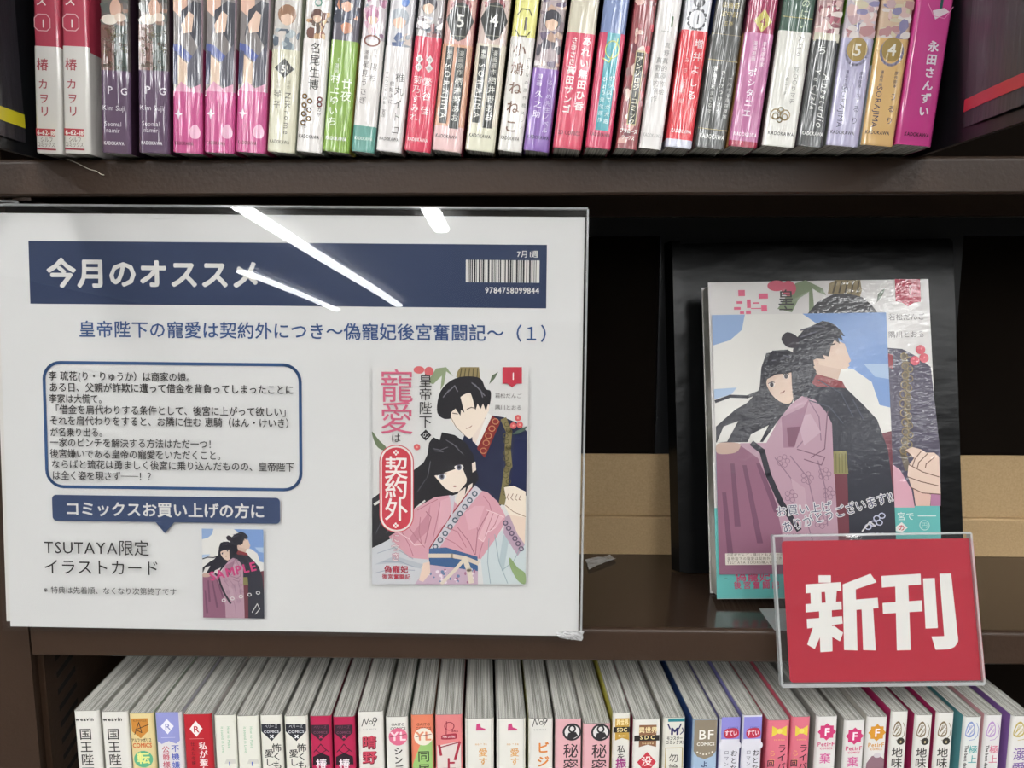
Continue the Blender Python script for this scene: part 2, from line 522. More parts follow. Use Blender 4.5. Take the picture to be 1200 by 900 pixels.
# ------------------------------------------------------------------ pictures (plain invented figures)
def card_art(p, Q, k):
    """a couple in robes under a summer sky; Q maps 0..1,0..1 (from top left) to the face, k = metres per unit height"""
    W = lambda pts: [Q(*t) for t in pts]
    def Z4(*a): return [((x - 70 - y * .022) / 1030, (y - 240) / 1540) for x, y in a]
    def Z5(*a): return [((x - 78 - y * .022) / 1030, (y + 560) / 1540) for x, y in a]
    p.poly(W([(0, 0), (1, 0), (1, 1), (0, 1)]), '8ea6cb')
    p.poly(W([(.5, 0), (1, 0), (1, .42), (.6, .42)]), '7b98c8')
    p.poly(W([(0, .12), (.1, .1), (.17, .06), (.19, 0), (.52, 0), (.62, .05), (.66, .2), (.8, .22), (.9, .27), (.94, .36), (1, .37), (1, .52), (0, .52)]), 'dfdcd6')
    p.poly(W([(.86, .2), (1, .2), (1, .26), (.92, .25)]), 'a9bdd8')
    p.poly(W([(0, .29), (.13, .285), (.1, .31), (0, .33)]), 'a9bdd8')
    p.poly(W([(.3, .58), (1, .46), (1, 1), (.3, 1)]), '703a44')
    # man: robe, collar, neck, face, hair
    p.poly(W(Z4((540, 600), (700, 600), (860, 690), (960, 790)) + Z5((1030, 80), (1090, 260), (1130, 560), (1130, 980), (860, 980), (850, 400), (760, 300), (560, 100))), '30313b', smooth=False)
    p.poly(W(Z4((600, 610), (660, 590), (840, 650), (860, 690), (690, 680))), '84353a')
    p.poly(W(Z4((660, 520), (840, 560), (815, 640), (640, 590))), 'c9ae9d')
    p.poly(W(Z4((700, 430), (780, 390), (858, 425), (870, 465), (893, 528), (878, 543), (885, 556), (866, 576), (830, 577), (760, 562), (670, 540))), 'd3b8a6')
    p.poly(W(Z4((560, 570), (552, 460), (572, 390), (620, 335), (690, 303), (728, 285), (765, 291), (805, 312), (842, 352), (860, 382), (836, 372), (850, 408), (820, 388), (830, 426), (797, 402), (776, 440), (762, 500), (726, 490), (742, 516), (692, 512), (702, 542), (672, 560), (690, 590), (650, 597), (600, 600))), '2b2a33')
    p.poly(W(Z4((672, 520), (690, 512), (705, 530), (690, 560), (676, 552))), 'c9ab99')
    p.poly(W(Z4((485, 390), (520, 350), (580, 380), (580, 440), (520, 440))), '322a33', smooth=True)
    p.line(W(Z4((770, 432), (800, 425))), .006 * k, '40302f')
    # woman: long hair, face, robe
    p.poly(W(Z4((365, 560), (395, 475), (520, 455), (640, 520), (690, 600), (640, 700), (560, 720), (540, 790), (430, 770), (390, 700), (350, 720))), '26252f')
    p.poly(W(Z4((385, 600), (345, 700), (280, 770)) + Z5((200, 10), (85, 110), (85, 205), (360, 205), (450, 80), (540, -10)) + Z4((545, 770), (440, 720))), '26252f')
    for q in (((420, 500), (470, 485), (540, 500)), ((430, 520), (500, 508)), ((600, 340), (680, 315), (740, 320)), ((600, 380), (690, 350))):
        p.line(W(Z4(*q)), .005 * k, '5a5864')
    p.poly(W(Z4((430, 460), (520, 455), (470, 520), (400, 510))), '26252f')
    p.poly(W(Z4((395, 640), (430, 605), (540, 590), (560, 680), (545, 760), (510, 780), (450, 750), (405, 690))), 'd6bba9', smooth=True)
    p.poly(W(Z4((380, 640), (420, 540), (520, 520), (560, 590), (500, 600), (450, 605))), '26252f')
    p.poly(W(Z4((540, 560), (600, 560), (620, 680), (560, 830), (545, 700))), '26252f')
    for ex, ey in ((425, 665), (510, 615)):
        x, z = Q(*Z4((ex, ey))[0]); p.ell(x, z, .011 * k, .010 * k, 'dcd4ce', 12); p.ell(x, z, .0075 * k, .0095 * k, '3a3036', 10); p.line([(x - .013 * k, z + .005 * k), (x, z + .0115 * k), (x + .012 * k, z + .009 * k)], .003 * k, '2b2028')
    p.line(W(Z4((475, 715), (490, 712), (500, 702))), .004 * k, '7a4a45')
    p.line(W(Z4((345, 710), (280, 735), (180, 730), (95, 760))), .012 * k, '2b2a33')
    p.poly(W(Z5((90, 205), (130, 110), (215, 80), (150, 200))), 'd9d6d0')
    p.poly(W(Z5((270, 205), (290, 160), (395, 105), (340, 210))), 'd9d6d0')
    p.poly(W(Z4((600, 735), (680, 760), (740, 830)) + Z5((765, 100), (770, 300), (790, 720), (800, 980), (90, 980), (85, 260), (230, 210), (380, 210), (450, 80), (530, -20))), 'b492a0')
    p.poly(W(Z5((85, 250), (230, 225), (330, 300), (420, 520), (470, 760), (480, 980), (100, 980))), '8d5f74')
    for a, c in (((330, 330), (430, 620)), ((180, 330), (200, 700)), ((250, 340), (330, 800)), ((130, 500), (160, 900))):
        p.poly(W(Z5((a[0] - 12, a[1]), (a[0] + 12, a[1]), (c[0] + 25, c[1]), (c[0] - 10, c[1]))), '734a61')
    for q in (((620, -60), (690, 60), (700, 200)), ((590, 40), (650, 140), (560, 240)), ((520, 290), (620, 420), (660, 600)), ((430, 300), (520, 420), (560, 560)), ((680, 320), (720, 480), (730, 700)), ((600, 640), (640, 780), (650, 900))):
        p.line(W(Z5(*q)), .004 * k, '8c6e80')
    p.poly(W(Z5((560, 60), (640, 40), (700, 150), (600, 230))), 'c0a2ae')
    p.poly(W(Z5((520, 420), (600, 480), (620, 640), (560, 620))), 'bc9ca8')
    for q in (((700, 640), (830, 720), (900, 860)), ((640, 760), (760, 800), (840, 900)), ((900, 760), (960, 880))):
        p.line(W(Z4(*q)), .004 * k, '4a4c5a')
    p.poly(W(Z5((470, 60), (600, 0), (640, -60), (580, 130), (540, 240), (480, 240))), '9c7588')
    p.poly(W(Z5((500, 120), (580, 115), (545, 235), (510, 235))), '7e5568')
    p.line(W(Z5((300, 215), (355, 260), (390, 400), (460, 560), (560, 720))), .022 * k, '2d2b35')
    p.line(W(Z5((560, 250), (720, 300), (700, 345), (600, 310))), .004 * k, '7c5c6c')
    p.line(W(Z5((740, 830 - 800), (720, 250), (640, 300))), .004 * k, '7c5c6c')
    for fx, fy in ((478, 318), (615, 420), (718, 398), (520, 525), (690, 680), (740, 510)):
        c = Z5((fx, fy))[0]
        for a in range(5):
            x, z = Q(c[0] + .024 * math.cos(a * 1.2566), c[1] + .016 * math.sin(a * 1.2566))
            p.ring(x, z, .009 * k, .009 * k, .002 * k, '8a6a7c', 8)
    p.poly(W(Z5((90, 215), (150, 205), (225, 215), (200, 265), (95, 270))), 'bfa193', smooth=True)
    p.poly(W(Z5((770, 265), (845, 262), (855, 400), (770, 400))), '8a8355')
    for i in range(4):
        p.line(W(Z5((785 + i * 18, 280), (785 + i * 18, 390))), .003 * k, '6d6844')

def cover_art(p, f, s, deep=False):
    """title page of the promoted comic; f maps photo pixels on the poster to the face, s = metres per photo pixel"""
    def Z2(*a): return [f(430 + x / 6, 425 + y / 6) for x, y in a]
    def Z3(*a): return [f(430 + x / 6, 550 + y / 6) for x, y in a]
    hair = '2c2a2e'
    x0, z1 = f(437.3, 430.5); x1, z0 = f(616.5, 684)
    p.rect(x0, x1, z0, z1, 'd8d6d3')
    # leaves and berries
    for pts in (((450, 100), (490, 40), (560, 30), (610, 95), (560, 60), (545, 150), (520, 190), (530, 90), (470, 150), (440, 140)),):
        p.poly(Z2(*pts), '8d9a78')
    for x, y, r in ((370, 50, 38), (440, 60, 32)):
        c = Z2((x, y))[0]; p.ell(*c, r / 6 * s, min(r / 6, 4.4 + (y - 50) / 6) * s, 'd0676a')
    p.poly(Z2((42, 480), (90, 540), (140, 590), (130, 615), (80, 590), (50, 530)), '6f7c5e', smooth=True)
    p.poly(Z2((860, 150), (880, 90), (925, 62), (900, 110)), '66735c')
    # man
    p.poly(Z2((860, 365), (960, 380), (1060, 420), (1126, 480)) + Z3((1121, 180), (980, 200), (940, 250), (740, 150)) + Z2((640, 620), (690, 500)), '2c3048')
    p.poly(Z2((1040, 500), (1120, 480)) + Z3((1118, 150), (1010, 130)), '242a4c')
    p.poly(Z2((630, 100), (640, 60), (660, 30), (790, 30), (798, 110), (720, 125)), '8f8058')
    for i in range(5):
        p.line(Z2((655 + 30 * i, 110), (668 + 28 * i, 40)), 1.2 * s, '5d5238')
    p.poly(Z2((495, 330), (520, 200), (600, 120), (700, 95), (800, 110), (835, 180), (872, 200), (868, 280), (840, 330), (760, 350), (600, 390), (530, 385)), hair, smooth=True)
    p.poly(Z2((740, 490), (820, 400), (870, 360), (800, 590), (745, 550)), 'e4d3c6')
    p.poly(Z2((850, 350), (882, 372), (800, 600), (765, 570)), 'e6e3dd')
    p.poly(Z2((590, 375), (640, 260), (720, 210), (780, 250), (845, 300), (850, 350), (790, 450), (735, 525), (700, 515), (630, 450)), 'ecdccb', smooth=True)
    p.poly(Z2((575, 240), (655, 185), (660, 240), (688, 350), (664, 330), (660, 372), (625, 320), (598, 345), (590, 392), (565, 360), (545, 395), (525, 340)), hair)
    p.poly(Z2((833, 300), (862, 290), (858, 340), (838, 352)), 'ecdccb')
    p.poly(Z2((720, 180), (800, 190), (855, 280), (838, 338), (818, 285), (800, 325), (780, 285), (764, 335), (745, 250)), hair)
    for q in (((560, 215), (620, 160), (640, 200)), ((540, 240), (580, 190)), ((740, 140), (800, 190), (815, 240)), ((760, 150), (830, 230))):
        p.line(Z2(*q), 1.3 * s, '75727a')
    p.line(Z2((705, 325), (735, 312), (765, 318)), 1.0 * s, '4a3833')
    p.line(Z2((605, 352), (640, 358)), 1.0 * s, '4a3833')
    p.line(Z2((700, 460), (725, 452), (740, 440)), .8 * s, '94625a')
    p.line(Z2((590, 375), (630, 450), (700, 517)), .6 * s, '5d4a44')
    p.poly(Z2((882, 370), (940, 410), (830, 665), (775, 600)), '8b3330')
    for x, y in ((905, 410), (880, 460), (855, 510), (840, 560), (820, 615)):
        c = Z2((x, y))[0]; p.ring(*c, 3.6 * s, 3.2 * s, 1.0 * s, 'c78d68', 10)
    p.line(Z2((965, 400), (1000, 480), (990, 600), (1000, 720)) + Z3((985, 0), (970, 120), (950, 230)), 7.2 * s, '857a52')
    for i in range(13):
        c = Z2((985 + 12 * math.sin(i * 2), 430 + i * 40))[0]
        p.ring(*c, 2.8 * s, 2.6 * s, .9 * s, '5f5738', 8)
    # woman
    p.poly(Z2((400, 700), (430, 640), (440, 560), (470, 520), (515, 540), (530, 485), (620, 505), (700, 560), (750, 640), (770, 740))
           + Z3((790, 60), (740, 130), (600, 180), (480, 190), (340, 270), (300, 330), (160, 490), (42, 545), (42, 200), (110, 150), (110, 260), (320, 260), (312, 10)) + Z2((320, 760),), hair)
    p.line(Z3((345, 270), (410, 215)), 2 * s, 'd8d5d0')
    p.line(Z3((60, 240), (100, 215)), 3 * s, 'd8d5d0')
    for q in (((470, 600), (520, 610), (570, 590)), ((480, 615), (540, 622)), ((450, 690), (430, 800)), ((600, 560), (680, 640), (720, 760)), ((560, 540), (640, 590))):
        p.line(Z2(*q), 1.0 * s, '6a686f')
    for q in (((330, 120), (250, 330), (140, 440)), ((360, 150), (420, 60)), ((120, 330), (70, 440))):
        p.line(Z3(*q), .9 * s, '55525c')
    p.poly(Z3((650, 150), (745, 90), (740, 130), (640, 250), (625, 200)), 'e6d5c8')
    p.poly(Z2((478, 790), (560, 765), (650, 735), (700, 720), (765, 690), (770, 750)) + Z3((740, 20), (700, 90), (650, 148), (610, 158), (550, 125), (495, 60)), 'eddccc')
    p.poly(Z2((440, 790), (470, 690), (560, 640), (650, 660), (680, 715), (600, 745), (480, 780)), hair)
    p.poly(Z2((660, 640), (740, 640), (740, 700)) + Z3((745, 40), (690, 180), (705, 60), (680, 0)), hair)
    for x, y in ((530, 45), (650, -20)):
        c = Z3((x, y))[0]
        p.ell(*c, 5.4 * s, 3.6 * s, 'e9e6e2', 14); p.ell(*c, 3.0 * s, 3.5 * s, '6a6a7a', 14); p.ell(*c, 1.5 * s, 2.0 * s, '2a2830', 10)
        p.line([(c[0] - 5.6 * s, c[1] + 1.5 * s), (c[0], c[1] + 3.8 * s), (c[0] + 5.4 * s, c[1] + 3.2 * s)], 1.1 * s, '3a3032')
    c = Z3((620, 113))[0]; p.ell(*c, 2.0 * s, 1.0 * s, '9b5e58', 10)
    # pale drapery and pink robe
    p.poly(Z3((42, 550), (170, 480), (300, 600), (440, 620), (360, 798), (42, 798)), 'c4c5c8')
    p.poly(Z3((60, 660), (200, 600), (400, 660), (380, 690), (220, 650)), 'b2b6bd')
    p.poly(Z3((940, 430), (1118, 330), (1116, 798), (820, 798), (800, 600)), 'c6cfd0')
    p.poly(Z3((960, 450), (1000, 480), (960, 720), (930, 640)), 'b0bdc1')
    p.poly(Z3((970, 330), (1000, 310), (1060, 450), (1110, 520), (1060, 600), (960, 440)), 'b59aaa')
    p.poly(Z3((1000, 310), (1116, 330), (1110, 520), (1060, 450)), 'e3cbb9')
    p.poly(Z3((340, 270), (480, 190), (590, 175), (640, 250), (740, 125), (850, 155), (920, 220), (975, 320), (960, 390), (905, 480), (800, 625), (640, 570), (440, 560), (440, 625), (300, 612), (160, 465), (200, 440)), 'd09aa5')
    p.poly(Z3((300, 480), (420, 320), (450, 240), (440, 420), (330, 520)), 'bf8592')
    p.poly(Z3((780, 480), (860, 290), (970, 320), (910, 400), (850, 430), (820, 500)), 'dcaeb6')
    p.line(Z3((860, 285), (780, 430), (765, 590)), .9 * s, '9b6672')
    p.line(Z3((420, 290), (455, 330), (410, 520)), .9 * s, '9b6672')
    p.line(Z3((640, 400), (720, 500), (760, 590)), .9 * s, '9b6672')
    p.line(Z3((775, 140), (625, 320), (475, 545)), 10.5 * s, 'c9c4cb')
    p.line(Z3((740, 125), (590, 320), (445, 545)), 1.5 * s, '9a3c42')
    p.line(Z3((600, 190), (585, 300)), 7 * s, 'c9c4cb')
    for i in range(9):
        t = i / 8
        c = Z3((760 - 275 * t, 165 + 370 * t))[0]; p.ring(*c, 2.7 * s, 2.7 * s, 1.5 * s, '53606c', 8)
    for i in range(6):
        c = Z3((975 + 22 * i, 370 + 36 * i))[0]; p.ring(*c, 2.5 * s, 2.5 * s, 1.5 * s, '66586c', 8)
    for q in (((360, 280), (430, 240), (500, 205)), ((300, 400), (350, 470), (410, 540)), ((250, 430), (300, 520), (330, 600)), ((380, 330), (370, 430), (390, 520)), ((520, 220), (500, 330), (470, 470)),
              ((560, 400), (640, 430), (700, 540)), ((540, 470), (620, 510), (680, 560)), ((820, 180), (860, 230), (880, 290)), ((700, 260), (760, 330), (780, 420)), ((890, 300), (860, 380), (830, 470)), ((930, 310), (900, 380), (860, 430)), ((820, 500), (800, 560), (790, 615))):
        p.line(Z3(*q), .8 * s, 'a9707c')
    for q in (((845, 280), (905, 300), (965, 330)), ((790, 480), (820, 500), (850, 430), (880, 420), (905, 400)), ((215, 430), (300, 480), (340, 525), (420, 515))):
        p.line(Z3(*q), .9 * s, 'e6c6ca')
    p.poly(Z3((520, 215), (585, 190), (600, 290), (560, 370), (500, 420)), 'd8a6b0')
    p.poly(Z3((690, 300), (760, 250), (830, 250), (780, 400), (720, 420)), 'd8a6b0')
    p.poly(Z3((440, 548), (560, 540), (780, 605), (782, 705), (440, 660)), '3f5f89')
    p.line(Z3((442, 598), (600, 598), (690, 615), (780, 650)), 5 * s, 'd2c2b0')
    p.poly(Z3((440, 660), (782, 705), (782, 798), (340, 798)), 'bfa4b4')
    rnd = random.Random(5)
    for i in range(34):
        c = Z3((rnd.uniform(430, 760), rnd.uniform(690, 785)))[0]
        p.ell(*c, rnd.uniform(1, 2.2) * s, rnd.uniform(1, 2.2) * s, rnd.choice(['6b7fa0', 'e2d2da', 'a06a86']), 7)
    p.line(Z3((690, 620), (620, 700), (530, 790)), 4 * s, 'd8cbb8')
    p.line(Z3((690, 620), (720, 700), (735, 780)), 6 * s, 'd8cbb8')
    p.poly(Z3((400, 650), (445, 640), (450, 720), (400, 780), (370, 770)), 'e0c4b2')
    for q in (((80, 580), (200, 540), (330, 620)), ((60, 720), (180, 690), (340, 700)), ((120, 640), (240, 640), (350, 680))):
        p.line(Z3(*q), .8 * s, '9aa0aa')
    for q in (((860, 480), (850, 640), (870, 790)), ((900, 450), (930, 640), (990, 790)), ((1080, 540), (1030, 640), (950, 700))):
        p.line(Z3(*q), .9 * s, '97a6aa')
    # raised hand
    p.poly(Z3((965, 120), (1030, 108), (1116, 150), (1116, 330), (1000, 310), (970, 250), (980, 200)), 'eadbc9', smooth=False)
    for i in range(4):
        p.line(Z3((1000 + i * 28, 160 + i * 4), (985 + i * 28, 190 + i * 5), (1000 + i * 28, 210)), .8 * s, '8b6a5c')
    p.line(Z3((975, 245), (1030, 290), (1115, 325)), .8 * s, '8b6a5c')
    p.poly(Z3((1005, 610), (1060, 680), (1112, 720), (1112, 795), (1060, 770), (1010, 680)), '8ba070', smooth=True)
    # lettering
    pk = 'c66079'
    p.text('寵', *Z2((215, 165))[0], 41 * s, pk)
    p.text('愛', *Z2((215, 388))[0], 41 * s, pk)
    p.text('は', *Z2((210, 525))[0], 12 * s, '30282a')
    for i, ch in enumerate('皇帝陛下'):
        p.text(ch, *Z2((416, 125 + 96 * i))[0], 16 * s, '2a2628')
    c = Z2((418, 505))[0]
    p.poly([(c[0] - 6.6 * s, c[1]), (c[0], c[1] - 6.6 * s), (c[0] + 6.6 * s, c[1]), (c[0], c[1] + 6.6 * s)], '262426')
    p.text('の', *c, 8 * s, 'e4e2de')
    a = Z2((112, 590))[0]; b_ = Z3((316, 418))[0]
    r = 16.5 * s
    p.poly(rr(a[0] - 3 * s, b_[0] + 3 * s, b_[1] - 3 * s, a[1] + 3 * s, r + 2.5 * s), 'c8434f')
    p.poly(rr(a[0] - 2 * s, b_[0] + 2 * s, b_[1] - 2 * s, a[1] + 2 * s, r + 1.6 * s), 'e2dad4')
    p.poly(rr(a[0], b_[0], b_[1], a[1], r), 'c3404c')
    p.text('契', *Z2((212, 735))[0], 28 * s, 'ece4de', bold=.012)
    p.text('約', *Z3((212, 127))[0], 28 * s, 'ece4de', bold=.012)
    p.text('外', *Z3((212, 278))[0], 28 * s, 'ece4de', bold=.012)
    for c in (Z2((210, 627))[0], Z3((208, 385))[0]):
        for dx, dz in ((2, 0), (-2, 0), (0, 2), (0, -2)):
            p.ell(c[0] + dx * s, c[1] + dz * s, 1.3 * s, 1.3 * s, 'ece4de', 8)
    for i, ch in enumerate('につき'):
        c = Z3((207, 475 + 65 * i))[0]
        p.text(ch, *c, 11 * s, 'b76f80', bold=.05); p.text(ch, *c, 11 * s, 'e6e0dd')
    p.text('偽寵妃', *Z3((212, 692))[0], 9 * s, 'b4384a', width=29 * s, bold=.02)
    p.text('後宮奮闘記', *Z3((212, 744))[0], 6.4 * s, 'b4384a', width=34 * s, bold=.02)
    p.poly(Z2((955, 30), (1090, 30), (1090, 145), (1055, 145), (1022, 172), (990, 145), (955, 145)), 'bb3848')
    p.text('1', *Z2((1022, 92))[0], 12 * s, 'ece6e2')
    p.text('若松だんご', *Z2((995, 230))[0], 6 * s, '6a6462', width=31 * s)
    p.text('隅川とおる', *Z2((995, 312))[0], 6 * s, '6a6462', width=31 * s)
    for x, y in ((1062, 385), (1030, 438), (1075, 432), (357, 588)):
        c = Z2((x, y))[0]; p.ell(*c, 3.7 * s, 3.7 * s, 'cf5f60', 14); p.ell(*c, 1.2 * s, 1.2 * s, 'e0a090', 8)
    p.poly(Z2((1020, 500), (1060, 470), (1126, 440), (1110, 470), (1070, 495)), '4d5f52')

# ------------------------------------------------------------------ poster in its clear sleeve
FP = Frame((340, 741), -0.0055, math.radians(3.75), (33.5, 282.3), (641, 287))
x0, x1, z0, z1 = sheet_quad(FP, ((-24, 250.5), (683, 253.5), (680, 739.5), (13, 740)))
x0 = FP.P(12.5, 739)[0]
SP = (FP.P(500, 500)[0] - FP.P(400, 500)[0]) / 100
print('poster size', x1 - x0, z1 - z0, 'm/px', SP)
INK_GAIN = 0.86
poster = thing('recommendation_poster', 'white recommendation poster with a navy heading in a clear sleeve on the shelf front', 'poster')
FP.place(poster)
p = Print()
p.box((x0, 0, z0), (x1, .00015, z1), 'd8d7d5')
f = FP.P; s = SP
NAVY = '2f3b58'
q = [f(33.5, 282.3), f(641, 287), f(640, 361.5), f(35.4, 355.8)]
hx0, hx1, hz0, hz1 = q[0][0] * .5 + q[3][0] * .5, (q[1][0] + q[2][0]) / 2, (q[2][1] + q[3][1]) / 2, (q[0][1] + q[1][1]) / 2
p.rect(hx0, hx1, hz0, hz1, NAVY)
a = f(54, 320); b_ = f(306, 319)
p.text('今月のオススメ', (a[0] + b_[0]) / 2, a[1] - .3 * s, 35 * s, 'dad7d2', bold=.033, width=b_[0] - a[0])
c = f(631, 298); p.text('7月1週', c[0], c[1], 8.5 * s, 'dad7d2', align='r', bold=.015)
b0 = f(546, 304.5); b1 = f(632, 331.5)
p.rect(b0[0], b1[0], b1[1], b0[1], 'dad7d2')
rnd = random.Random(9784758); x = b0[0] + 2.2 * s; yb = p.y()
while x < b1[0] - 2.5 * s:
    w = rnd.choice([.8, .8, 1.4, 2.0]) * s
    p.rect(x, x + w, b1[1], b0[1], '23252c', y=yb)
    x += w + rnd.choice([.8, .8, 1.3, 1.9]) * s
c = f(632, 340.5); c0 = f(568, 340.5); p.text('9784758099844', c[0], c[1], 9.6 * s, 'dad7d2', align='r', width=c[0] - c0[0], bold=.02)
a = f(93, 386); b_ = f(649, 391)
p.text('皇帝陛下の寵愛は契約外につき～偽寵妃後宮奮闘記～（１）', (a[0] + b_[0]) / 2 + 2 * s, (a[1] + b_[1]) / 2, 20.5 * s, '3c5583', width=b_[0] - a[0] + 6 * s, bold=.012)
a = f(51.5, 424.5); b_ = f(353, 574)
p.loop(rr(a[0], b_[0], b_[1], a[1], 20 * s, 8), 3.6 * s, '34527c')
LINES = ['李 琉花(り・りゅうか）は商家の娘。', 'ある日、父親が詐欺に遭って借金を背負ってしまったことに', '李家は大慌て。',
         '「借金を肩代わりする条件として、後宮に上がって欲しい」', 'それを肩代わりをすると、お隣に住む 恵騎（はん・けいき）', 'が名乗り出る。',
         '一家のピンチを解決する方法はただ一つ！', '後宮嫌いである皇帝の寵愛をいただくこと。', 'ならばと琉花は勇ましく後宮に乗り込んだものの、皇帝陛下', 'は全く姿を現さず──！？']
LY = [441, 455, 467, 481, 494, 506, 519, 532, 545, 557]
LX1 = [229, 345, 126, 342, 346, 127, 255, 266, 346, 184]
LX0 = [57, 58, 58, 60, 59, 60, 60, 60, 62, 63]
for t, yy, xe, xb in zip(LINES, LY, LX1, LX0):
    a = f(xb, yy); b_ = f(xe, yy + .6)
    p.text(t, a[0], (a[1] + b_[1]) / 2, 11.6 * s, '33302f', align='l', width=b_[0] - a[0], bold=.010)
q0 = f(63, 579); q1 = f(329.5, 613)
p.rrect(q0[0], q1[0], q1[1], q0[1], 5 * s, '3a4868')
c = f(195, 624); c2 = f(184, 611); c3 = f(206, 611)
p.poly([c, c3, c2], '3a4868')
a = f(78, 595); b_ = f(312, 599)
p.text('コミックスお買い上げの方に', (a[0] + b_[0]) / 2, (a[1] + b_[1]) / 2, 18.5 * s, 'dad7d2', bold=.022, width=b_[0] - a[0])
a = f(53, 640); b_ = f(177, 641); p.text('TSUTAYA限定', a[0], a[1], 20 * s, '2f2c2b', align='l', width=b_[0] - a[0])
a = f(53, 663); b_ = f(189, 664.5); p.text('イラストカード', a[0], a[1], 20 * s, '2f2c2b', align='l', width=b_[0] - a[0])
a = f(53, 690); b_ = f(209, 692); p.text('※特典は先着順、なくなり次第終了です', a[0], a[1], 9.2 * s, '2f2c2b', align='l', width=b_[0] - a[0])
a = f(238, 618.5); b_ = f(311, 723.5)
card_art(p, lambda u, v: (a[0] + (b_[0] - a[0]) * min(1, max(0, u)), a[1] + (b_[1] - a[1]) * min(1, max(0, v))), a[1] - b_[1])
c = f(274, 668); p.text('SAMPLE', c[0], c[1], 14.5 * s, 'c8457a', rot=math.radians(14), bold=.03, width=58 * s)
p.line([f(297, 716), f(303, 706), f(306, 712), f(301, 718)], 1.0 * s, 'd8d4d0')
for i in range(5):
    c = f(264 + i * 10, 702 - i * 2.2); p.ring(*c, 2.2 * s, 1.8 * s, .9 * s, 'd8d4d0', 7)
cover_art(p, f, s)
p.build('printed_sheet', M_PAPER, poster)
b = MB(); b.box((x0 + 1.5 * s, .0003, z0 + 2.6 * s), (x1 + .5 * s, .00045, z1 - .5 * s)); 
b2 = Print(); b2.box((x0 - 5 * s, .0003, z0 + 6 * s), (x1 - 4 * s, .00045, z1 - 2 * s), 'd3d0ca')
b2.build('backing_sheet', M_PAPER, poster)
e = 2.6 * s; topx = 8 * s
b = MB(); b.box((x0 - 5.2 * s, -.0030, z0 - e), (x1 + e, -.0022, z1 + topx))
b.build('sleeve_front', M_CLEAR, poster, weld=True)
b = MB(); b.box((x0 - 5.2 * s, .0006, z0 - e), (x1 + e, .0013, z1 + topx))
b.build('sleeve_back', M_CLEAR, poster, weld=True)
b = MB(); b.box((x1 + e - .0004, -.0030, z0 - e), (x1 + e + .0006, .0013, z1 + topx)); b.box((x0 - 5.2 * s, -.0030, z1 + topx - .0002), (x1 + e, .0013, z1 + topx + .0008))
b.build('sleeve_edge', M_ACRYLE, poster, weld=True)
INK_GAIN = 1.0
# crumpled tape at the lower right corner of the sleeve
rnd = random.Random(3)
def crumple(name, pts, nu, nv, amp, mat):
    """pts: four 3D corners"""
    A, B, C, D = [Vector(q) for q in pts]
    n = (B - A).cross(D - A).normalized()
    g = [[A.lerp(B, i / nu).lerp(D.lerp(C, i / nu), j / nv) + n * rnd.uniform(-amp, amp) + (B - A) * rnd.uniform(-.03, .03) for j in range(nv + 1)] for i in range(nu + 1)]
    b = MB()
    for i in range(nu):
        for j in range(nv):
            b.face([g[i][j], g[i + 1][j], g[i + 1][j + 1], g[i][j + 1]])
    return b.build(name, mat, weld=True)
yt = FP.o.y - .0052
tag(crumple('clear_tape_strip', [at(651, 741, yt), at(685, 739, yt), at(682, 751, yt), at(656, 748, yt)], 9, 5, .0005, M_TAPE),
    'crumpled clear tape on the lower right corner of the poster sleeve', 'tape')
zf = Z_MID + .003
tag(crumple('plastic_film_scrap', [at_z(686, 656, Z_MID + .0012), at_z(690, 668, Z_MID + .0012), at_z(722, 655, Z_MID + .0012), at_z(715, 650, Z_MID + .0012)], 8, 4, .001, M_TAPE),
    'scrap of clear film lying on the middle shelf before the tan strips', 'plastic film')

# ------------------------------------------------------------------ face-out display
zb = Z_MID
YB = at_z(797, 672, zb + .0012).y
FB = Frame((797, 672), YB, math.radians(9.2), (797, 672), (1131, 668))
board = thing('black_display_board', 'black film covered board leaning behind the face-out comic', 'display board')
FB.place(board)
bx0, bx1, bz0, bz1 = sheet_quad(FB, ((790, 262), (1115, 262), (1131, 668), (797, 672)))
b = MB(); b.prism(rr(bx0, bx1, bz0 + .0002, bz0 + .209, .003, 3), 'y', 0, .004)
b.build('board', M_BLACKF, board, weld=True)
# stiff hinge strip along its left edge
b = MB(); b.prism([(bx0 - .0045, 0.008), (bx0 - .001, -.0006), (bx0 + .004, -.0006), (bx0 + .004, .004)], 'z', bz0 + .001, bz0 + .211)
b.build('side_flap', M_BLACKF, board, weld=True)

TB = .0165
YK = at_z(840, 702, zb + .0036).y
LEANK = math.radians(11)
INK_GAIN = 0.8  # shade of the shelf above is put into the comic's and card's inks
FK = Frame((840, 702), YK, math.radians(11), (830.5, 331), (1087, 327))
kx0, kx1, kz0, kz1 = sheet_quad(FK, ((830, 331), (1087.5, 327), (1106, 700), (840, 702)))
print('display comic', kx1 - kx0, kz1 - kz0, 'at Y', YK)
comic = thing('comic_book', 'film wrapped comic displayed face out with a blue sky picture card on its front', 'book')
FK.place(comic)
sk = (FK.P(960, 500)[0] - FK.P(860, 500)[0]) / 100
p = Print()
fk = FK.P
kz1 = kz0 + (kx1 - kx0) * 1.43 if kz1 - kz0 < .1 else kz1
p.box((kx0, 0, kz0), (kx1, .0004, kz1), 'd6d2cf')
p.box((kx0, TB - .0004, kz0), (kx1, TB, kz1), 'd6d2cf')
p.box((kx1 - .0004, .0004, kz0), (kx1, TB - .0004, kz1), '4a4458')
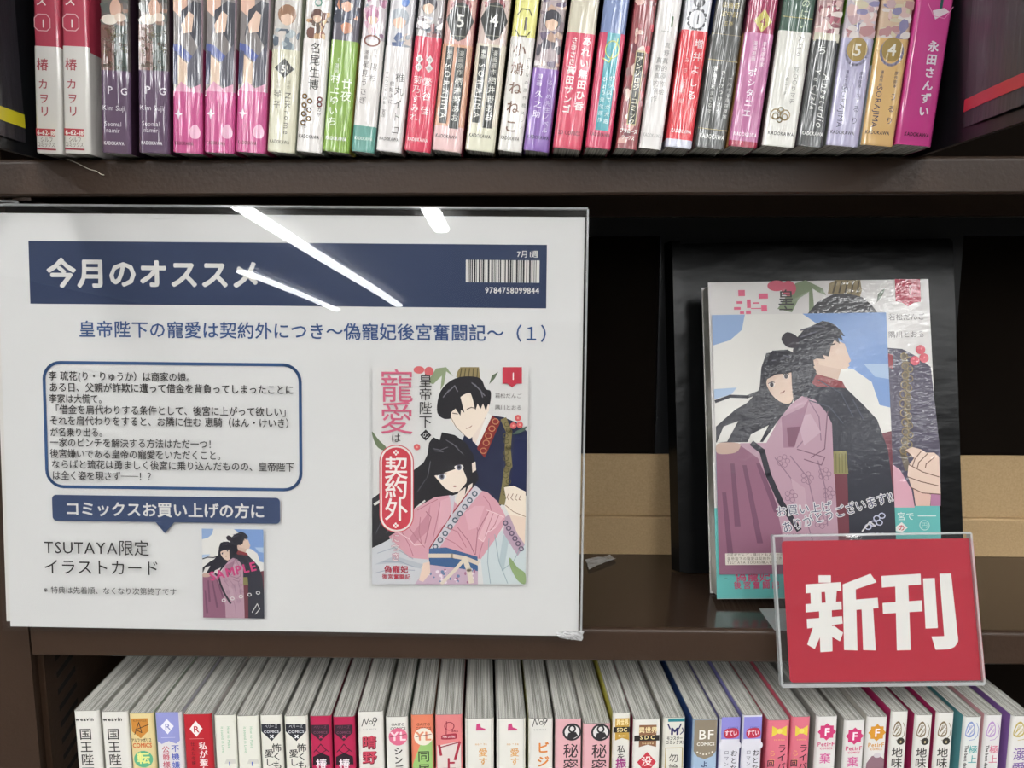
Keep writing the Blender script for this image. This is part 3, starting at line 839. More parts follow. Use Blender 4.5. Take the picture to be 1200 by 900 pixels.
# what shows of the cover picture round the card
K4 = lambda *a: [fk(820 + x / 5, 320 + y / 5) for x, y in a]
KR = lambda *a: [fk(1000 + x / 5.627, 320 + y / 5.627) for x, y in a]
KS = lambda *a: [fk(1000 + x / 5.293, 470 + y / 5.293) for x, y in a]
p.poly(K4((455, 210), (560, 60), (620, 42), (720, 90), (740, 130), (690, 110), (660, 90), (670, 200), (640, 230), (640, 110), (580, 150), (540, 230)), '7d8a6c')
c = K4((450, 75))[0]; p.ell(c[0], c[1], 11 * sk, 6.5 * sk, 'c4566a'); c = K4((520, 90))[0]; p.ell(c[0], c[1], 9 * sk, 9 * sk, 'c4566a')
for r_ in ((225, 265, 100, 135), (345, 400, 120, 150), (275, 300, 155, 205), (360, 395, 190, 225), (215, 250, 165, 180), (200, 240, 200, 215), (310, 350, 172, 180), (235, 260, 225, 240), (270, 300, 220, 240), (300, 360, 205, 210)):
    a = K4((r_[0], r_[2]))[0]; b_ = K4((r_[1], r_[3]))[0]; p.rect(a[0], b_[0], b_[1], a[1], 'd9607f')
c = K4((505, 145))[0]; p.text('皇', c[0], c[1], 20 * sk, '3a3436', bold=.01)
c = K4((505, 232))[0]; p.text('亠', c[0], c[1], 17 * sk, '3a3436', bold=.01)
p.poly(K4((750, 120), (760, 60), (800, 42), (940, 42), (950, 100), (940, 140), (850, 130)), '8a7a58')
for i in range(5): p.line(K4((780 + 36 * i, 115), (800 + 33 * i, 50)), 2 * sk, '4f4536')
p.poly(K4((630, 240), (690, 170), (780, 125), (860, 118), (950, 140), (1010, 190), (1045, 240)), '3c3a3e', smooth=False)
p.poly(K4((1035, 175), (1045, 120), (1090, 85), (1070, 130)), '5d6a56')
p.poly(KR((272, 40), (440, 40), (445, 190), (400, 195), (360, 220), (320, 195), (278, 185)), 'b2304a')
c = KR((362, 110))[0]; p.text('1', c[0], c[1], 17 * sk, 'd8a8ac')
c = KR((350, 290))[0]; p.text('若松だんご', c[0], c[1], 8.4 * sk, '5f5a5a', width=43 * sk)
c = KR((350, 405))[0]; p.text('隅川とおる', c[0], c[1], 8.4 * sk, '5f5a5a', width=43 * sk)
p.poly(KR((180, 490), (320, 500), (420, 550), (510, 620)) + KS((540, 330), (540, 650), (200, 650)), '4b4557')
p.poly(KR((200, 520), (260, 540), (262, 640), (210, 600)), '8d3b44')
p.line(KR((330, 540), (350, 640), (345, 720), (355, 800), (350, 900)) + KS((335, 120), (330, 220), (310, 330), (335, 420)), 7 * sk, '6b6154')
for i in range(11):
    c = KR((348 + 8 * math.sin(i), 550 + i * 62))[0]
    p.ring(c[0] - 2.5 * sk, c[1], 3.8 * sk, 4.2 * sk, 1.3 * sk, '8f7c58', 10)
    p.ring(c[0] + 3 * sk, c[1] - 4 * sk, 3.2 * sk, 3.6 * sk, 1.2 * sk, '8f7c58', 10)
for x, y in ((442, 505), (405, 578), (465, 560)):
    c = KR((x, y))[0]; p.ell(c[0], c[1], 5.6 * sk, 5.6 * sk, 'cf5a68', 14)
p.poly(KS((240, 390), (290, 430), (360, 550), (380, 660), (240, 660)), 'd3a0ae')
p.poly(KS((370, 540), (480, 580), (475, 650), (385, 650)), 'dcb6a8')
p.poly(KS((480, 575), (540, 580), (540, 650), (478, 650)), 'b27a9a')
p.poly(KS((318, 305), (365, 285), (420, 300), (450, 320), (500, 320), (530, 345), (540, 575), (430, 570), (360, 535), (335, 460), (340, 400), (375, 355), (345, 325)), 'dfc3b2', smooth=False)
for q in (((345, 395), (430, 440), (530, 470)), ((335, 470), (420, 500), (525, 525)), ((355, 535), (430, 570), (540, 578)), ((420, 310), (380, 360), (365, 405)), ((460, 325), (405, 380), (395, 415)), ((505, 345), (450, 390), (445, 415)), ((318, 305), (345, 325), (375, 355))):
    p.line(KS(*q), 1.1 * sk, '6f5348')
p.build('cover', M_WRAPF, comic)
b = MB(); b.box((kx0 + .0006, .0005, kz0 + .0015), (kx1 - .0006, TB - .0005, kz1 - .0015)); pg = b.build('page_block', M_PAGES, comic, weld=True)
# teal paper band round the lower part
p = Print(base=.0003)
tz = fk(1060, 593)[1]
p.box((kx0 - .0001, -.0002, kz0 + .0003), (kx1 + .0002, 0, tz), '63b3ae')
c = KS((302, 715))[0]; p.text('宮で', c[0] + 4 * sk, c[1], 10 * sk, 'dfe9e6')
p.line(KS((400, 712), (510, 712)), 1 * sk, 'dfe9e6')
c = KS((440, 770))[0]; p.ring(c[0], c[1], 5.5 * sk, 5.5 * sk, 1 * sk, 'b6d8d2', 14); p.text('円', c[0], c[1], 7 * sk, 'b6d8d2')
p.poly(KS((262, 780), (298, 750), (335, 785), (298, 815), (262, 805)), 'e2dfda'); c = KS((296, 785))[0]; p.text('の', c[0], c[1], 8 * sk, 'c23a4a', bold=.02)
KB = lambda x, y: fk(820 + x / 6.925, 590 + y / 6.925)
c = KB(430, 590); p.text('偽寵妃', c[0], c[1], 13 * sk, 'c04a70', width=42 * sk, bold=.02)
c = KB(460, 662); p.text('後宮奮闘記', c[0], c[1], 9 * sk, 'c04a70', width=55 * sk, bold=.02)
c = KB(222, 610); p.text('～', c[0], c[1], 8 * sk, '5a8a80')
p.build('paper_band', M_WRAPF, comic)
# card tucked inside the film
ax = [fk(834, 368), fk(1039, 368), fk(1049, 672), fk(842, 672)]
cx0, cx1 = (ax[0][0] + ax[3][0]) / 2, (ax[1][0] + ax[2][0]) / 2
cz1, cz0 = (ax[0][1] + ax[1][1]) / 2, (ax[2][1] + ax[3][1]) / 2
p = Print()
p.box((cx0, 0, cz0), (cx1, .0003, cz1), 'd9d6d2')
card_art(p, lambda u, v: (cx0 + (cx1 - cx0) * min(1, max(0, u)), cz1 + (cz0 - cz1) * min(1, max(0, v))), cz1 - cz0)
def hand(t, px, py, size, rot, width):
    c = fk(px, py)
    p.text(t, c[0], c[1], size * sk, 'd8d6d6', rot=rot, bold=.075, width=width * sk)
    p.text(t, c[0], c[1], size * sk, '4a4a68', rot=rot, width=width * sk)
hand('お買い上げ', 941, 596, 13, .10, 66)
hand('ありがとうございます!!', 980, 600, 14, .27, 134)
for i, (dx, dy) in enumerate(((0, 0), (6, -3), (3, 5), (-4, 6), (-10, 10))):
    c = fk(1026 + dx, 607 + dy); p.ring(c[0], c[1], 3.6 * sk, 3 * sk, 1.2 * sk, 'c9cbe0', 9)
p.line([fk(1009, 622), fk(1018, 611), fk(1024, 616)], 1.6 * sk, 'd8d6d6')
a = fk(849, 648); b_ = fk(925, 661)
p.rect(a[0], b_[0], b_[1], a[1], 'd9d0c4')
for i, t in enumerate(('©若松だんご・隅川とおる／一迅社', '皇帝陛下の寵愛は契約外につき', 'TSUTAYA BOOKS購入特典')):
    c = fk(851, 650 + i * 4.4); p.text(t, c[0], c[1], 4.1 * sk, '4d4644', align='l', width=(70 - i * 6) * sk)
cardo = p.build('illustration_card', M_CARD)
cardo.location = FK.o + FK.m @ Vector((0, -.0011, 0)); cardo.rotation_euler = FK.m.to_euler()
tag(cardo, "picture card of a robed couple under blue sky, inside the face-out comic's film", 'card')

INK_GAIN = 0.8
# ------------------------------------------------------------------ red new-release sign on an acrylic stand
FS = Frame((1030, 736), -0.0062, math.radians(14.5), (905, 628.5), (1137, 625))
sign = thing('new_release_sign', 'red sign with large white lettering in an acrylic holder on the shelf edge', 'sign')
FS.place(sign)
fs = FS.P
X0, X1, ZZ0, ZZ1 = sheet_quad(FS, ((905.5, 627.5), (1136, 624.5), (1151, 799), (915, 803)))
R0, R1, RZ0, RZ1 = sheet_quad(FS, ((917, 634), (1136, 631), (1150, 797), (924.5, 800)))
ss = (fs(1100, 700)[0] - fs(1000, 700)[0]) / 100
print('sign', X1 - X0, ZZ1 - ZZ0)
p = Print()
p.poly(rr(R0, R1 + 4.5 * ss, RZ0, RZ1, 4 * ss), 'b5283a')
G = lambda *a: [fs(860 + x / 3.75, 600 + y / 3.75) for x, y in a]
W_ = 'eeeae4'
for st in (((372, 278), (426, 278), (426, 310), (372, 310)), ((315, 318), (470, 308), (472, 345), (316, 357)), ((336, 350), (384, 347), (386, 405), (338, 408)), ((400, 347), (452, 343), (448, 400), (404, 404)),
           ((315, 405), (472, 393), (474, 428), (316, 441)), ((374, 430), (430, 428), (433, 612), (380, 616)), ((320, 470), (475, 458), (478, 490), (322, 512)), ((350, 500), (400, 500), (355, 602), (322, 582)), ((412, 505), (440, 500), (480, 530), (466, 568), (425, 545)),
           ((478, 318), (600, 271), (627, 308), (520, 345)), ((478, 318), (535, 330), (543, 608), (484, 606)), ((535, 385), (632, 377), (635, 422), (538, 430)), ((560, 400), (610, 400), (623, 608), (568, 606)),
           ((648, 281), (820, 271), (822, 318), (650, 332)), ((653, 400), (826, 388), (828, 436), (655, 447)), ((708, 300), (765, 300), (777, 606), (716, 608)),
           ((831, 292), (882, 290), (896, 510), (842, 512)), ((903, 271), (954, 270), (985, 560), (925, 560)), ((868, 547), (930, 545), (985, 545), (985, 570), (970, 592), (945, 603), (886, 605))):
    p.poly(G(*st), W_)
p.build('red_card', M_PAPER, sign)
b = MB(); b.prism(rr(X0, X1, ZZ0, ZZ1, .0015, 3), 'y', -.0017, -.0007); b.build('front_plate', M_ACRYL, sign, weld=True)
b = MB(); b.prism(rr(X0, X1, ZZ0, ZZ1, .0015, 3), 'y', .0006, .0016); b.build('back_plate', M_ACRYL, sign, weld=True)
b = MB()
b.loop = None
e = .0011
for lo, hi in (((X0 - e / 2, ZZ0), (X0 + e / 2, ZZ1)), ((X1 - e / 2, ZZ0), (X1 + e / 2, ZZ1)), ((X0, ZZ1 - e / 2), (X1, ZZ1 + e / 2)), ((X0, ZZ0 - e), (X1, ZZ0 + e / 2))):
    b.box((lo[0], -.0019, lo[1]), (hi[0], .0018, hi[1]))
b.build('holder_rim', M_ACRYLE, sign, weld=True)
# foot plate lying on the shelf under the comic
A = at_z(905, 735.5, Z_MID); Bq = at_z(882, 706, Z_MID)
fx0 = A.x; fx1 = at_z(1120, 730, Z_MID).x
b = MB(); 
pp = [(fx0, -.0005), (fx1, -.0005), (fx1, .026), (fx0, .026)]
inv = (Matrix.Translation(FS.o) @ FS.m.to_4x4()).inverted()
P3 = [inv @ Vector((x, y, z)) for z in (Z_MID + .0001, Z_MID + .0006) for x, y in pp]
for qd in ((0, 3, 2, 1), (4, 5, 6, 7), (0, 1, 5, 4), (1, 2, 6, 5), (2, 3, 7, 6), (3, 0, 4, 7)):
    b.face([P3[k] for k in qd])
b.build('foot_plate', M_ACRYLE, sign, weld=True)

# ------------------------------------------------------------------ comic books
INK_GAIN = 1.0
def cover_shell(b, w, D, H, spine, left, right, r=.0016, t=.0005, grow=0.0, rim=None):
    """U-shaped jacket; spine/left/right: list of (z0, z1, colour)"""
    g = grow
    hw = w / 2 + g
    prof = [(-hw, D, 'L'), (-hw, r - g, 'L')]
    for a in (22.5, 45, 67.5, 90):
        prof.append((-hw + r - r * math.cos(math.radians(a)), -g + r - r * math.sin(math.radians(a)), 'S'))
    for a in (0, 22.5, 45, 67.5, 90):
        prof.append((hw - r + r * math.sin(math.radians(a)), -g + r - r * math.cos(math.radians(a)), 'S'))
    prof.append((hw, D, 'R'))
    bands = {'L': left, 'S': spine, 'R': right}
    for i in range(len(prof) - 1):
        p0, p1 = prof[i], prof[i + 1]
        for za, zb_, c in bands[p1[2]]:
            b.face([(p0[0], p0[1], za), (p1[0], p1[1], za), (p1[0], p1[1], zb_), (p0[0], p0[1], zb_)], c)
    z0 = min(q[0] for q in spine); z1 = max(q[1] for q in spine)
    def inn(q):
        x = max(-hw + t, min(hw - t, q[0])); y = max(-g + t, q[1])
        return x, y
    for i in range(len(prof) - 1):
        p0, p1 = prof[i], prof[i + 1]; q0, q1 = inn(p0), inn(p1)
        c = rim or bands[p1[2]][-1][2]
        b.face([(p0[0], p0[1], z1), (p1[0], p1[1], z1), (q1[0], q1[1], z1), (q0[0], q0[1], z1)], c)
        b.face([(q0[0], q0[1], z0), (q1[0], q1[1], z0), (p1[0], p1[1], z0), (p0[0], p0[1], z0)], bands[p1[2]][0][2])
        b.face([(q1[0], q1[1], z0), (q0[0], q0[1], z0), (q0[0], q0[1], z1), (q1[0], q1[1], z1)], 'c9c5bc')
    for k, sg in ((0, 1), (len(prof) - 1, -1)):
        p0 = prof[k]; q0 = inn(p0)
        b.face([(p0[0], p0[1], z0), (q0[0], q0[1], z0), (q0[0], q0[1], z1), (p0[0], p0[1], z1)], 'c9c5bc')

def make_comic(label, loc, lean, yaw, w, H, D, spine, left, right, ops, Sx, Sz, s, mat, group, band=None, film=False):
    """spine/left/right bands in local z; ops drawn on the spine; band=(z1) splits a paper band off the lower part"""
    t = thing('comic_book', label, 'book', loc, (0, lean, yaw), group)
    pc = Print(); pb = Print(base=.00026)
    def cut(bs, lo, hi):
        return [(max(a, lo), min(z, hi), c) for a, z, c in bs if min(z, hi) - max(a, lo) > 1e-6]
    cover_shell(pc, w, D, H, spine, left, right, rim='8a8880' if film else None)
    if band:
        g = .0002
        cover_shell(pb, w, D - .002, H, cut(spine, .0004, band), cut(left, .0004, band), cut(right, .0004, band), grow=g, t=.0002)
    for op in ops:
        k = op[0]; yref = op[2] if k in 'eotxvf' else None
        if k == 'r': yref = (op[3] + op[4]) / 2
        if k == 'p': yref = sum(q[1] for q in op[1]) / len(op[1])
        if k == 'a': yref = (op[1] + op[2]) / 2
        if k == 'l': yref = op[1][0][1]
        pr = pb if (band and Sz(yref) < band) else pc
        if k == 'r': pr.rect(Sx(op[1]), Sx(op[2]), Sz(op[4]), Sz(op[3]), op[5])
        elif k == 'e': pr.ell(Sx(op[1]), Sz(op[2]), op[3] * s, op[4] * s, op[5], 18)
        elif k == 'o': pr.ring(Sx(op[1]), Sz(op[2]), op[3] * s, op[4] * s, op[5] * s, op[6], 18)
        elif k == 'p': pr.poly([(Sx(u), Sz(y)) for u, y in op[1]], op[2], smooth=len(op) > 3)
        elif k == 'l': pr.line([(Sx(u), Sz(y)) for u, y in op[1]], op[2] * s, op[3])
        elif k == 't': # vertical text: u, y of first centre, size, text, colour, bold, pitch
            sz = op[3]; pr.vtext(op[4], Sx(op[1]), Sz(op[2]) + sz * s / 2, sz * s, op[5], op[6] if len(op) > 6 else 0, (op[7] if len(op) > 7 else sz * 1.1) * s)
        elif k == 'x': # horizontal text: u, y, size, text, colour, bold, width fraction
            pr.text(op[4], Sx(op[1]), Sz(op[2]), op[3] * s, op[5], op[6] if len(op) > 6 else 0, width=(op[7] * w if len(op) > 7 else None))
        elif k == 'v': # rotated text downward: u, y0, y1, size, text, colour, bold, shear
            pr.text(op[5], Sx(op[1]), Sz((op[2] + op[3]) / 2), op[4] * s, op[6], op[7] if len(op) > 7 else 0, rot=-math.pi / 2, width=(op[3] - op[2]) * s, shear=op[8] if len(op) > 8 else 0)
        elif k == 'a': # loose colourful picture: y0, y1, palette, seed, count
            rn = random.Random(op[4]); y0, y1 = op[1], op[2]
            ya = pr.y()
            for i in range(op[5] if len(op) > 5 else 26):
                cu, cy = rn.uniform(.08, .92), rn.uniform(y0, y1); ru, ry = rn.uniform(.06, .26), rn.uniform(2, 8)
                n = 7; pts = []
                for j in range(n):
                    a = 6.283 * j / n; q = rn.uniform(.6, 1.15)
                    pts.append((Sx(min(.97, max(.03, cu + ru * q * math.cos(a)))), Sz(min(y1, max(y0, cy + ry * q * math.sin(a))))))
                pr.poly(pts, rn.choice(op[3]), smooth=False, y=pr.y())
        elif k == 'f': # simple face: u, y, radius, hair colour, skin
            u, y, r_, hc, sc = op[1:6]
            pr.ell(Sx(u), Sz(y - r_ * .3), r_ * 1.25 * s, r_ * 1.3 * s, hc, 14)
            pr.ell(Sx(u), Sz(y + r_ * .15), r_ * .85 * s, r_ * .95 * s, sc, 14)
            pr.poly([(Sx(u) - r_ * s, Sz(y)), (Sx(u) - r_ * .7 * s, Sz(y - r_)), (Sx(u) + r_ * .7 * s, Sz(y - r_)), (Sx(u) + r_ * s, Sz(y)), (Sx(u) + .1 * r_ * s, Sz(y - .45 * r_))], hc)
    pc.build('cover', mat, t)
    if band: pb.build('paper_band', mat, t)
    b = MB(); b.box((-w / 2 + .00055, .0007, .0006), (w / 2 - .00055, D - .0015, H - .0004))
    b.build('page_block', M_PAGES, t, weld=True)
    if film:
        b = MB(); n = 8
        zt = H + .0004
        for i in range(n):
            ya, yb_ = .0005 + (D - .001) * i / n, .0005 + (D - .001) * (i + 1) / n
            b.face([(-w / 2 + .0002, ya, zt), (w / 2 - .0002, ya, zt), (w / 2 - .0002, yb_, zt), (-w / 2 + .0002, yb_, zt)])
        b.face([(-w / 2 + .0002, .0005, H), (w / 2 - .0002, .0005, H), (w / 2 - .0002, .0005, zt), (-w / 2 + .0002, .0005, zt)])
        b.build('shrink_film', M_FILM, t, weld=True)
    return t

K = 'KADOKAWA'
KD, KW = '2a2628', 'ece9e6'
SK, DH = 'd9b9a2', '2b2a33'
PASTEL = ['c9b4bd', '8f7f92', 'd8c3b2', '6a6478', 'e0d6d2', 'a98a8a', '54505c']
# (top-left, top-right at y=0; bottom-left, bottom-right, bottom y; label; band top y; spine bands from the top [(y_to, colour)...]; left; right; prints)
ORANGE_C = 'c08a4a'
U = []
def u(*a): U.append(a)
RW = [('r', .04, .78, 151.5, 160, 'b83a48'), ('x', .42, 156, 8, '6-62-18', 'ece6e2', .03, .72), ('x', .45, 164.5, 7, 'シルフ', '6b5a50', 0, .5), ('x', .42, 170.5, 7, 'コミックス', '6b5a50', 0, .72), ('r', .06, .8, 175, 177, 'a33542'),
      ('t', .35, 2, 14, 'ス', 'ecd9d8', .01), ('t', .35, 76, 15, '椿', 'a84a52', .01), ('t', .36, 99, 13, 'カ', 'a84a52', .01), ('t', .38, 116, 13, 'ヲ', 'a84a52', .01), ('t', .4, 131, 14, 'リ', 'a84a52', .01),
      ('p', [(.06, 22), (.2, 17), (.55, 17), (.68, 22), (.68, 33), (.55, 37), (.2, 37), (.06, 33)], 'd9a9ae'), ('p', [(.09, 22.5), (.22, 18.2), (.53, 18.2), (.65, 22.5), (.65, 32.5), (.53, 36), (.22, 36), (.09, 32.5)], 'b23a50'), ('x', .37, 28, 13, '1', 'ecd9d8', .02)]
u(38, 69, 42, 72.5, 181, 'leftmost of the two red and white comics at the left of the top shelf', 54.5, [(54.5, 'b23a50'), (190, 'd9d5cf')], None, [(55, 'b23a50'), (190, 'd3cfc9')], RW)
u(71.5, 103, 75, 106, 181, 'red and white comic right beside the purple comic with ringed pattern, its side cover showing', 54.5, [(54.5, 'b23a50'), (190, 'd9d5cf')], None, [(60, 'b23a50'), (190, 'd3cfc9')], RW)
PUR = [('a', 0, 30, ['4c4f4a', '5b5a52', '8a6a58'], 2, 12), ('e', .55, 10, 7, 11, 'c9a08c'), ('e', .35, 23, 10, 6, 'd8cec0'), ('e', .7, 20, 7, 5, 'd4bfae'), ('r', .05, .5, 29, 82, '6e4a40'), ('r', .5, .93, 29, 82, '39443e')]
_r = random.Random(4)
for i in range(46):
    PUR.append(('o', _r.uniform(.12, .88), _r.uniform(31, 80), 1.7, 1.5, .8, _r.choice(['c9b8a0', 'b88a78', 'd8d0c0', 'a89a60'])))
PUR += [('x', .33, 105, 13, 'P', 'e0d8e0', .01), ('x', .8, 106, 12, 'G', 'e0d8e0', .01), ('x', .45, 126, 8.5, 'Kim Suji', 'd8d0d8', 0, .8), ('x', .42, 145, 8, 'Seomal', 'd8d0d8', 0, .6), ('x', .42, 152.5, 8, 'namir', 'd8d0d8', 0, .5), ('x', .45, 168, 6, K, 'e0dae0', .02, .72)]
u(116.5, 150, 118.7, 153, 180, 'left one of the two dark purple comics with a ringed pattern and white serif lettering', 82, [(82, '5a524f'), (190, '58415a')], None, [(190, '33202f')], PUR)
u(160, 195, 162, 198, 180, 'right one of the two dark purple comics, next to the first pink comic', 82, [(82, '5a524f'), (190, '58415a')], None, [(190, '33202f')], PUR)
PNK = [('r', .05, .95, 0, 108, '77706f'), ('p', [(.04, 0), (.5, 0), (.5, 12), (.3, 22), (.04, 14)], 'd0a894'), ('p', [(.2, 45), (.3, 14), (.7, 2), (.96, 4), (.96, 60), (.6, 40), (.4, 30)], '34333d'), ('p', [(.3, 30), (.55, 14), (.72, 18), (.65, 38), (.35, 40)], 'd8b8a4'),
       ('p', [(.04, 52), (.3, 54), (.8, 70), (.8, 80), (.5, 72), (.04, 60)], '4a5590'), ('p', [(.04, 60), (.2, 62), (.15, 100), (.04, 100)], '3b3f5c'), ('p', [(.2, 66), (.55, 76), (.5, 100), (.2, 100)], 'cdb19a'), ('p', [(.5, 76), (.95, 50), (.95, 105), (.5, 100)], '52505c'),
       ('p', [(.04, 108), (.3, 96), (.6, 104), (.95, 98), (.95, 112), (.04, 114)], 'c98aa4'), ('p', [(.22, 128), (.26, 133), (.36, 134.5), (.26, 136), (.22, 142), (.18, 136), (.08, 134.5), (.18, 133)], 'e6dce6'), ('p', [(.6, 152), (.8, 146), (.95, 154), (.9, 162), (.65, 162)], 'dda8c0', 1), ('x', .4, 169, 6, K, '5a2036', .02, .66)]
SD = [(56, 'bdb9b4'), (190, 'a83266')]
u(203, 236.5, 202, 236.5, 180.5, 'pink comic directly right of the dark purple pair', 108, [(108, 'a8929a'), (190, 'bd4c84')], None, SD, PNK)
u(241, 274.7, 238.7, 274, 180.5, 'middle one of the three identical pink comics on the top shelf', 108, [(108, 'a8929a'), (190, 'bd4c84')], None, SD, PNK)
u(281, 313, 275.5, 310.5, 180.5, 'third pink comic, beside the cream comic with a black diamond', 108, [(108, 'a8929a'), (190, 'bd4c84')], None, SD, PNK)
u(322, 356, 312.5, 345, 181, 'cream comic with a small black diamond and brown-haired figure on the spine', 60, [(60, 'b9b4ae'), (190, 'c6c2ab')], None, [(190, 'a9b09a')],
  [('f', .5, 22, 9, '8a6448', SK), ('a', 36, 60, ['6a7680', '9aa4a8', '4f5a66', 'c2b8b0'], 3, 14), ('p', [(.5, 70), (.85, 82), (.5, 93), (.15, 82)], '33322f'), ('x', .5, 82, 12, '5!', 'e4e0d4', .01), ('t', .3, 112, 10, '琴子', '4a463e', 0, 13), ('v', .68, 108, 160, 10, 'NiKrome', '4a463e'), ('t', .3, 98, 5, '漫画', '8a8470'), ('t', .68, 98, 5, '原作', '8a8470'), ('x', .45, 168.5, 6, K, '6a665a', .02, .75)])
u(362, 389, 346.5, 377, 180.5, 'white comic with four large dark characters and orange flower dots', 48, [(48, 'cfcac6'), (190, 'd8d3cf')], None, [(190, '8d9a92')],
  [('x', .5, 5, 13, 'O', '4c7a6a', .02), ('a', 16, 47, ['6b4438', 'b8926a', '8a5a48', 'd0b48c', '5c4a40'], 8, 20), ('f', .5, 22, 6, '5c3a30', SK), ('t', .52, 58, 13, '名尾生博', '36322f', .012, 14.2)]
  + [('o', .42 if i % 2 else .22, 115 + i * 5.2, 2.6, 2.4, 1.5, 'd09a4c') for i in range(7)] + [('o', .8, 117 + i * 6, 2.6, 2.4, 1.5, 'c86a6a') for i in range(2)] + [('t', .3, 130, 6, '麻先みち', '4a4440', 0, 6.6), ('t', .8, 129, 6, 'カヤ', '4a4440'), ('x', .48, 162, 6.3, K, KD, .02, .82)])
u(393, 423, 377.5, 409, 181, 'bright green comic with white lettering', 50, [(50, '5a5560'), (190, '7fa043')], None, [(50, '8a8a86'), (190, 'b8a848')],
  [('a', 0, 48, ['2f3242', '3a3e52', '484c60', 'b8795a'], 11, 20), ('f', .5, 8, 8, '3a3846', 'd0a088'), ('t', .72, 100, 13, '廿夜', 'e6ecd8', .012), ('t', .3, 95, 11.5, '村上ゆいち', 'e6ecd8', .012, 12.6), ('t', .3, 74, 6, '「漫画」', 'e6ecd8', 0, 6), ('x', .48, 165, 6, K, KW, .02, .8)])
u(428, 453, 411, 438.5, 181, 'white comic with a teal foot and pink-haired figures', 49, [(49, 'c6bcc0'), (150, 'd8d3cf'), (190, '5f958a')], None, [(190, '8f9a98')],
  [('a', 2, 46, ['a06a84', 'c9a0b0', '8fa0a8', '7a5a70', 'd8c2c0'], 13, 22), ('f', .45, 24, 7, 'a86a88', SK), ('o', .5, 50, 9, 6, 2, 'a8746a'), ('t', .68, 62, 5, '原作', '6a6462'), ('t', .68, 80, 9, '陽杉', '5a5452', 0, 13), ('t', .32, 64, 5, '漫画', '6a6462'), ('t', .32, 78, 9, '星見うさぎ', '5a5452', 0, 10.6), ('x', .5, 165, 5.5, K, 'd8e6e0', .02, .8)])
u(459, 487, 440, 470.5, 180, 'white comic with thin dark vertical lettering and silver-haired figure', 56, [(56, 'c2bfc2'), (190, 'd8d3d1')], None, [(56, '8a8a96'), (190, 'c8a8a8')],
  [('f', .45, 26, 9, '9aa0a8', 'd8b09a'), ('e', .6, 4, 5, 6, '3f6ab0'), ('a', 40, 56, ['8f959c', '4a5a80', 'c8b8b0'], 17, 10), ('t', .68, 92, 11.5, '椎丸イトコ', '36322f', 0, 15.4), ('t', .4, 100, 6, '楓姫よに', '5a5452', 0, 7), ('t', .18, 88, 4.5, 'キャラクター原案 宮茂', '5a5452', 0, 5), ('x', .47, 165, 6, K, '3a3634', .02, .78)])
u(491, 521.5, 473, 504.5, 180, 'red comic with white diamonds and white lettering, between white and pink spines', 45, [(45, 'aaa4a4'), (190, 'c93a54')], None, [(190, 'b8b2ae')],
  [('f', .4, 10, 8, '34303a', SK), ('a', 22, 45, ['5a4a52', 'c8c8d0', '8a5a5a', 'e0dcda', '48505c'], 19, 22)]
  + [('p', [(ux, yy - 5.5), (ux + .14, yy), (ux, yy + 5.5), (ux - .14, yy)], 'e2dcda') for ux in (.26, .64) for yy in (71.5, 81)] + [('x', .26, 71.5, 5, '原', '6a4a4a'), ('x', .26, 81, 5, '作', '6a4a4a'), ('x', .64, 71.5, 5, '作', '6a4a4a'), ('x', .64, 81, 5, '画', '6a4a4a'),
     ('t', .64, 97, 11, '繁谷佳', 'f0dede', 0, 17), ('t', .26, 96, 10, '菊乃すみれ', 'f0dede', 0, 11), ('x', .48, 166, 6, K, 'f0dede', .02, .78)])
SJ = lambda n, bg: [('a', 0, 12, ['8a4a50', 'c88a8a', '6a4a4a', 'd8c0b8'], 5, 8), ('p', [(.5, 5), (.72, 8), (.95, 26), (.72, 46), (.5, 50), (.28, 46), (.05, 26), (.28, 8)], '2f302e'), ('l', [(.3, 10), (.72, 10)], 1, '8a8a7a'), ('l', [(.28, 44), (.72, 44)], 1, '8a8a7a'), ('x', .5, 26, 21, n, 'e6e4dc', .015),
      ('r', .14, .4, 57, 147, '343532'), ('r', .5, .82, 57, 152, '343532'), ('v', .27, 60, 72, 6, '漫画', 'dcdad2'), ('v', .27, 76, 143, 10, 'SORAJIMA', 'e6e4dc'), ('t', .66, 64, 7, '漫画原作', 'dcdad2', 0, 7.2), ('t', .66, 96, 9.5, '栖井野あお', 'e6e4dc', 0, 10.8), ('x', .45, 162, 6, K, KD, .02, .76)]
u(527, 560, 505.5, 540.5, 179.5, 'peach and pink comic with a black hexagon numbered 5', 54, [(54, 'c79a92'), (150, 'cc9a80'), (190, 'd9b6b4')], None, [(190, 'b8405e')], SJ('5', 0))
u(564, 597, 544.5, 579.5, 180, 'cream comic with a black hexagon numbered 4', 54, [(54, 'c8b4ac'), (150, 'cfc6b4'), (190, 'd3d0ba')], None, [(190, 'a89a7a')], SJ('4', 0))
u(603, 636, 583, 611.5, 179.5, 'yellow-topped white comic with brown handwritten lettering', 45, [(45, 'd9d684'), (190, 'd9d5cf')], None, [(45, 'c8c46a'), (190, 'b8a8b8')],
  [('l', [(.18, 20), (.32, 13), (.62, 13), (.76, 20)], 1.4, '4a4630'), ('l', [(.18, 38), (.32, 44), (.62, 44), (.76, 38)], 1.4, '4a4630'), ('x', .47, 29, 21, '1', '4a4238', .02), ('t', .42, 60, 16, '小鳩ねねこ', '70503f', .015, 22.5), ('t', .85, 70, 5, 'さかなの原作楓スシイ', '5a5a4a', 0, 9), ('x', .45, 164, 6.3, K, '4a4238', .02, .8)])
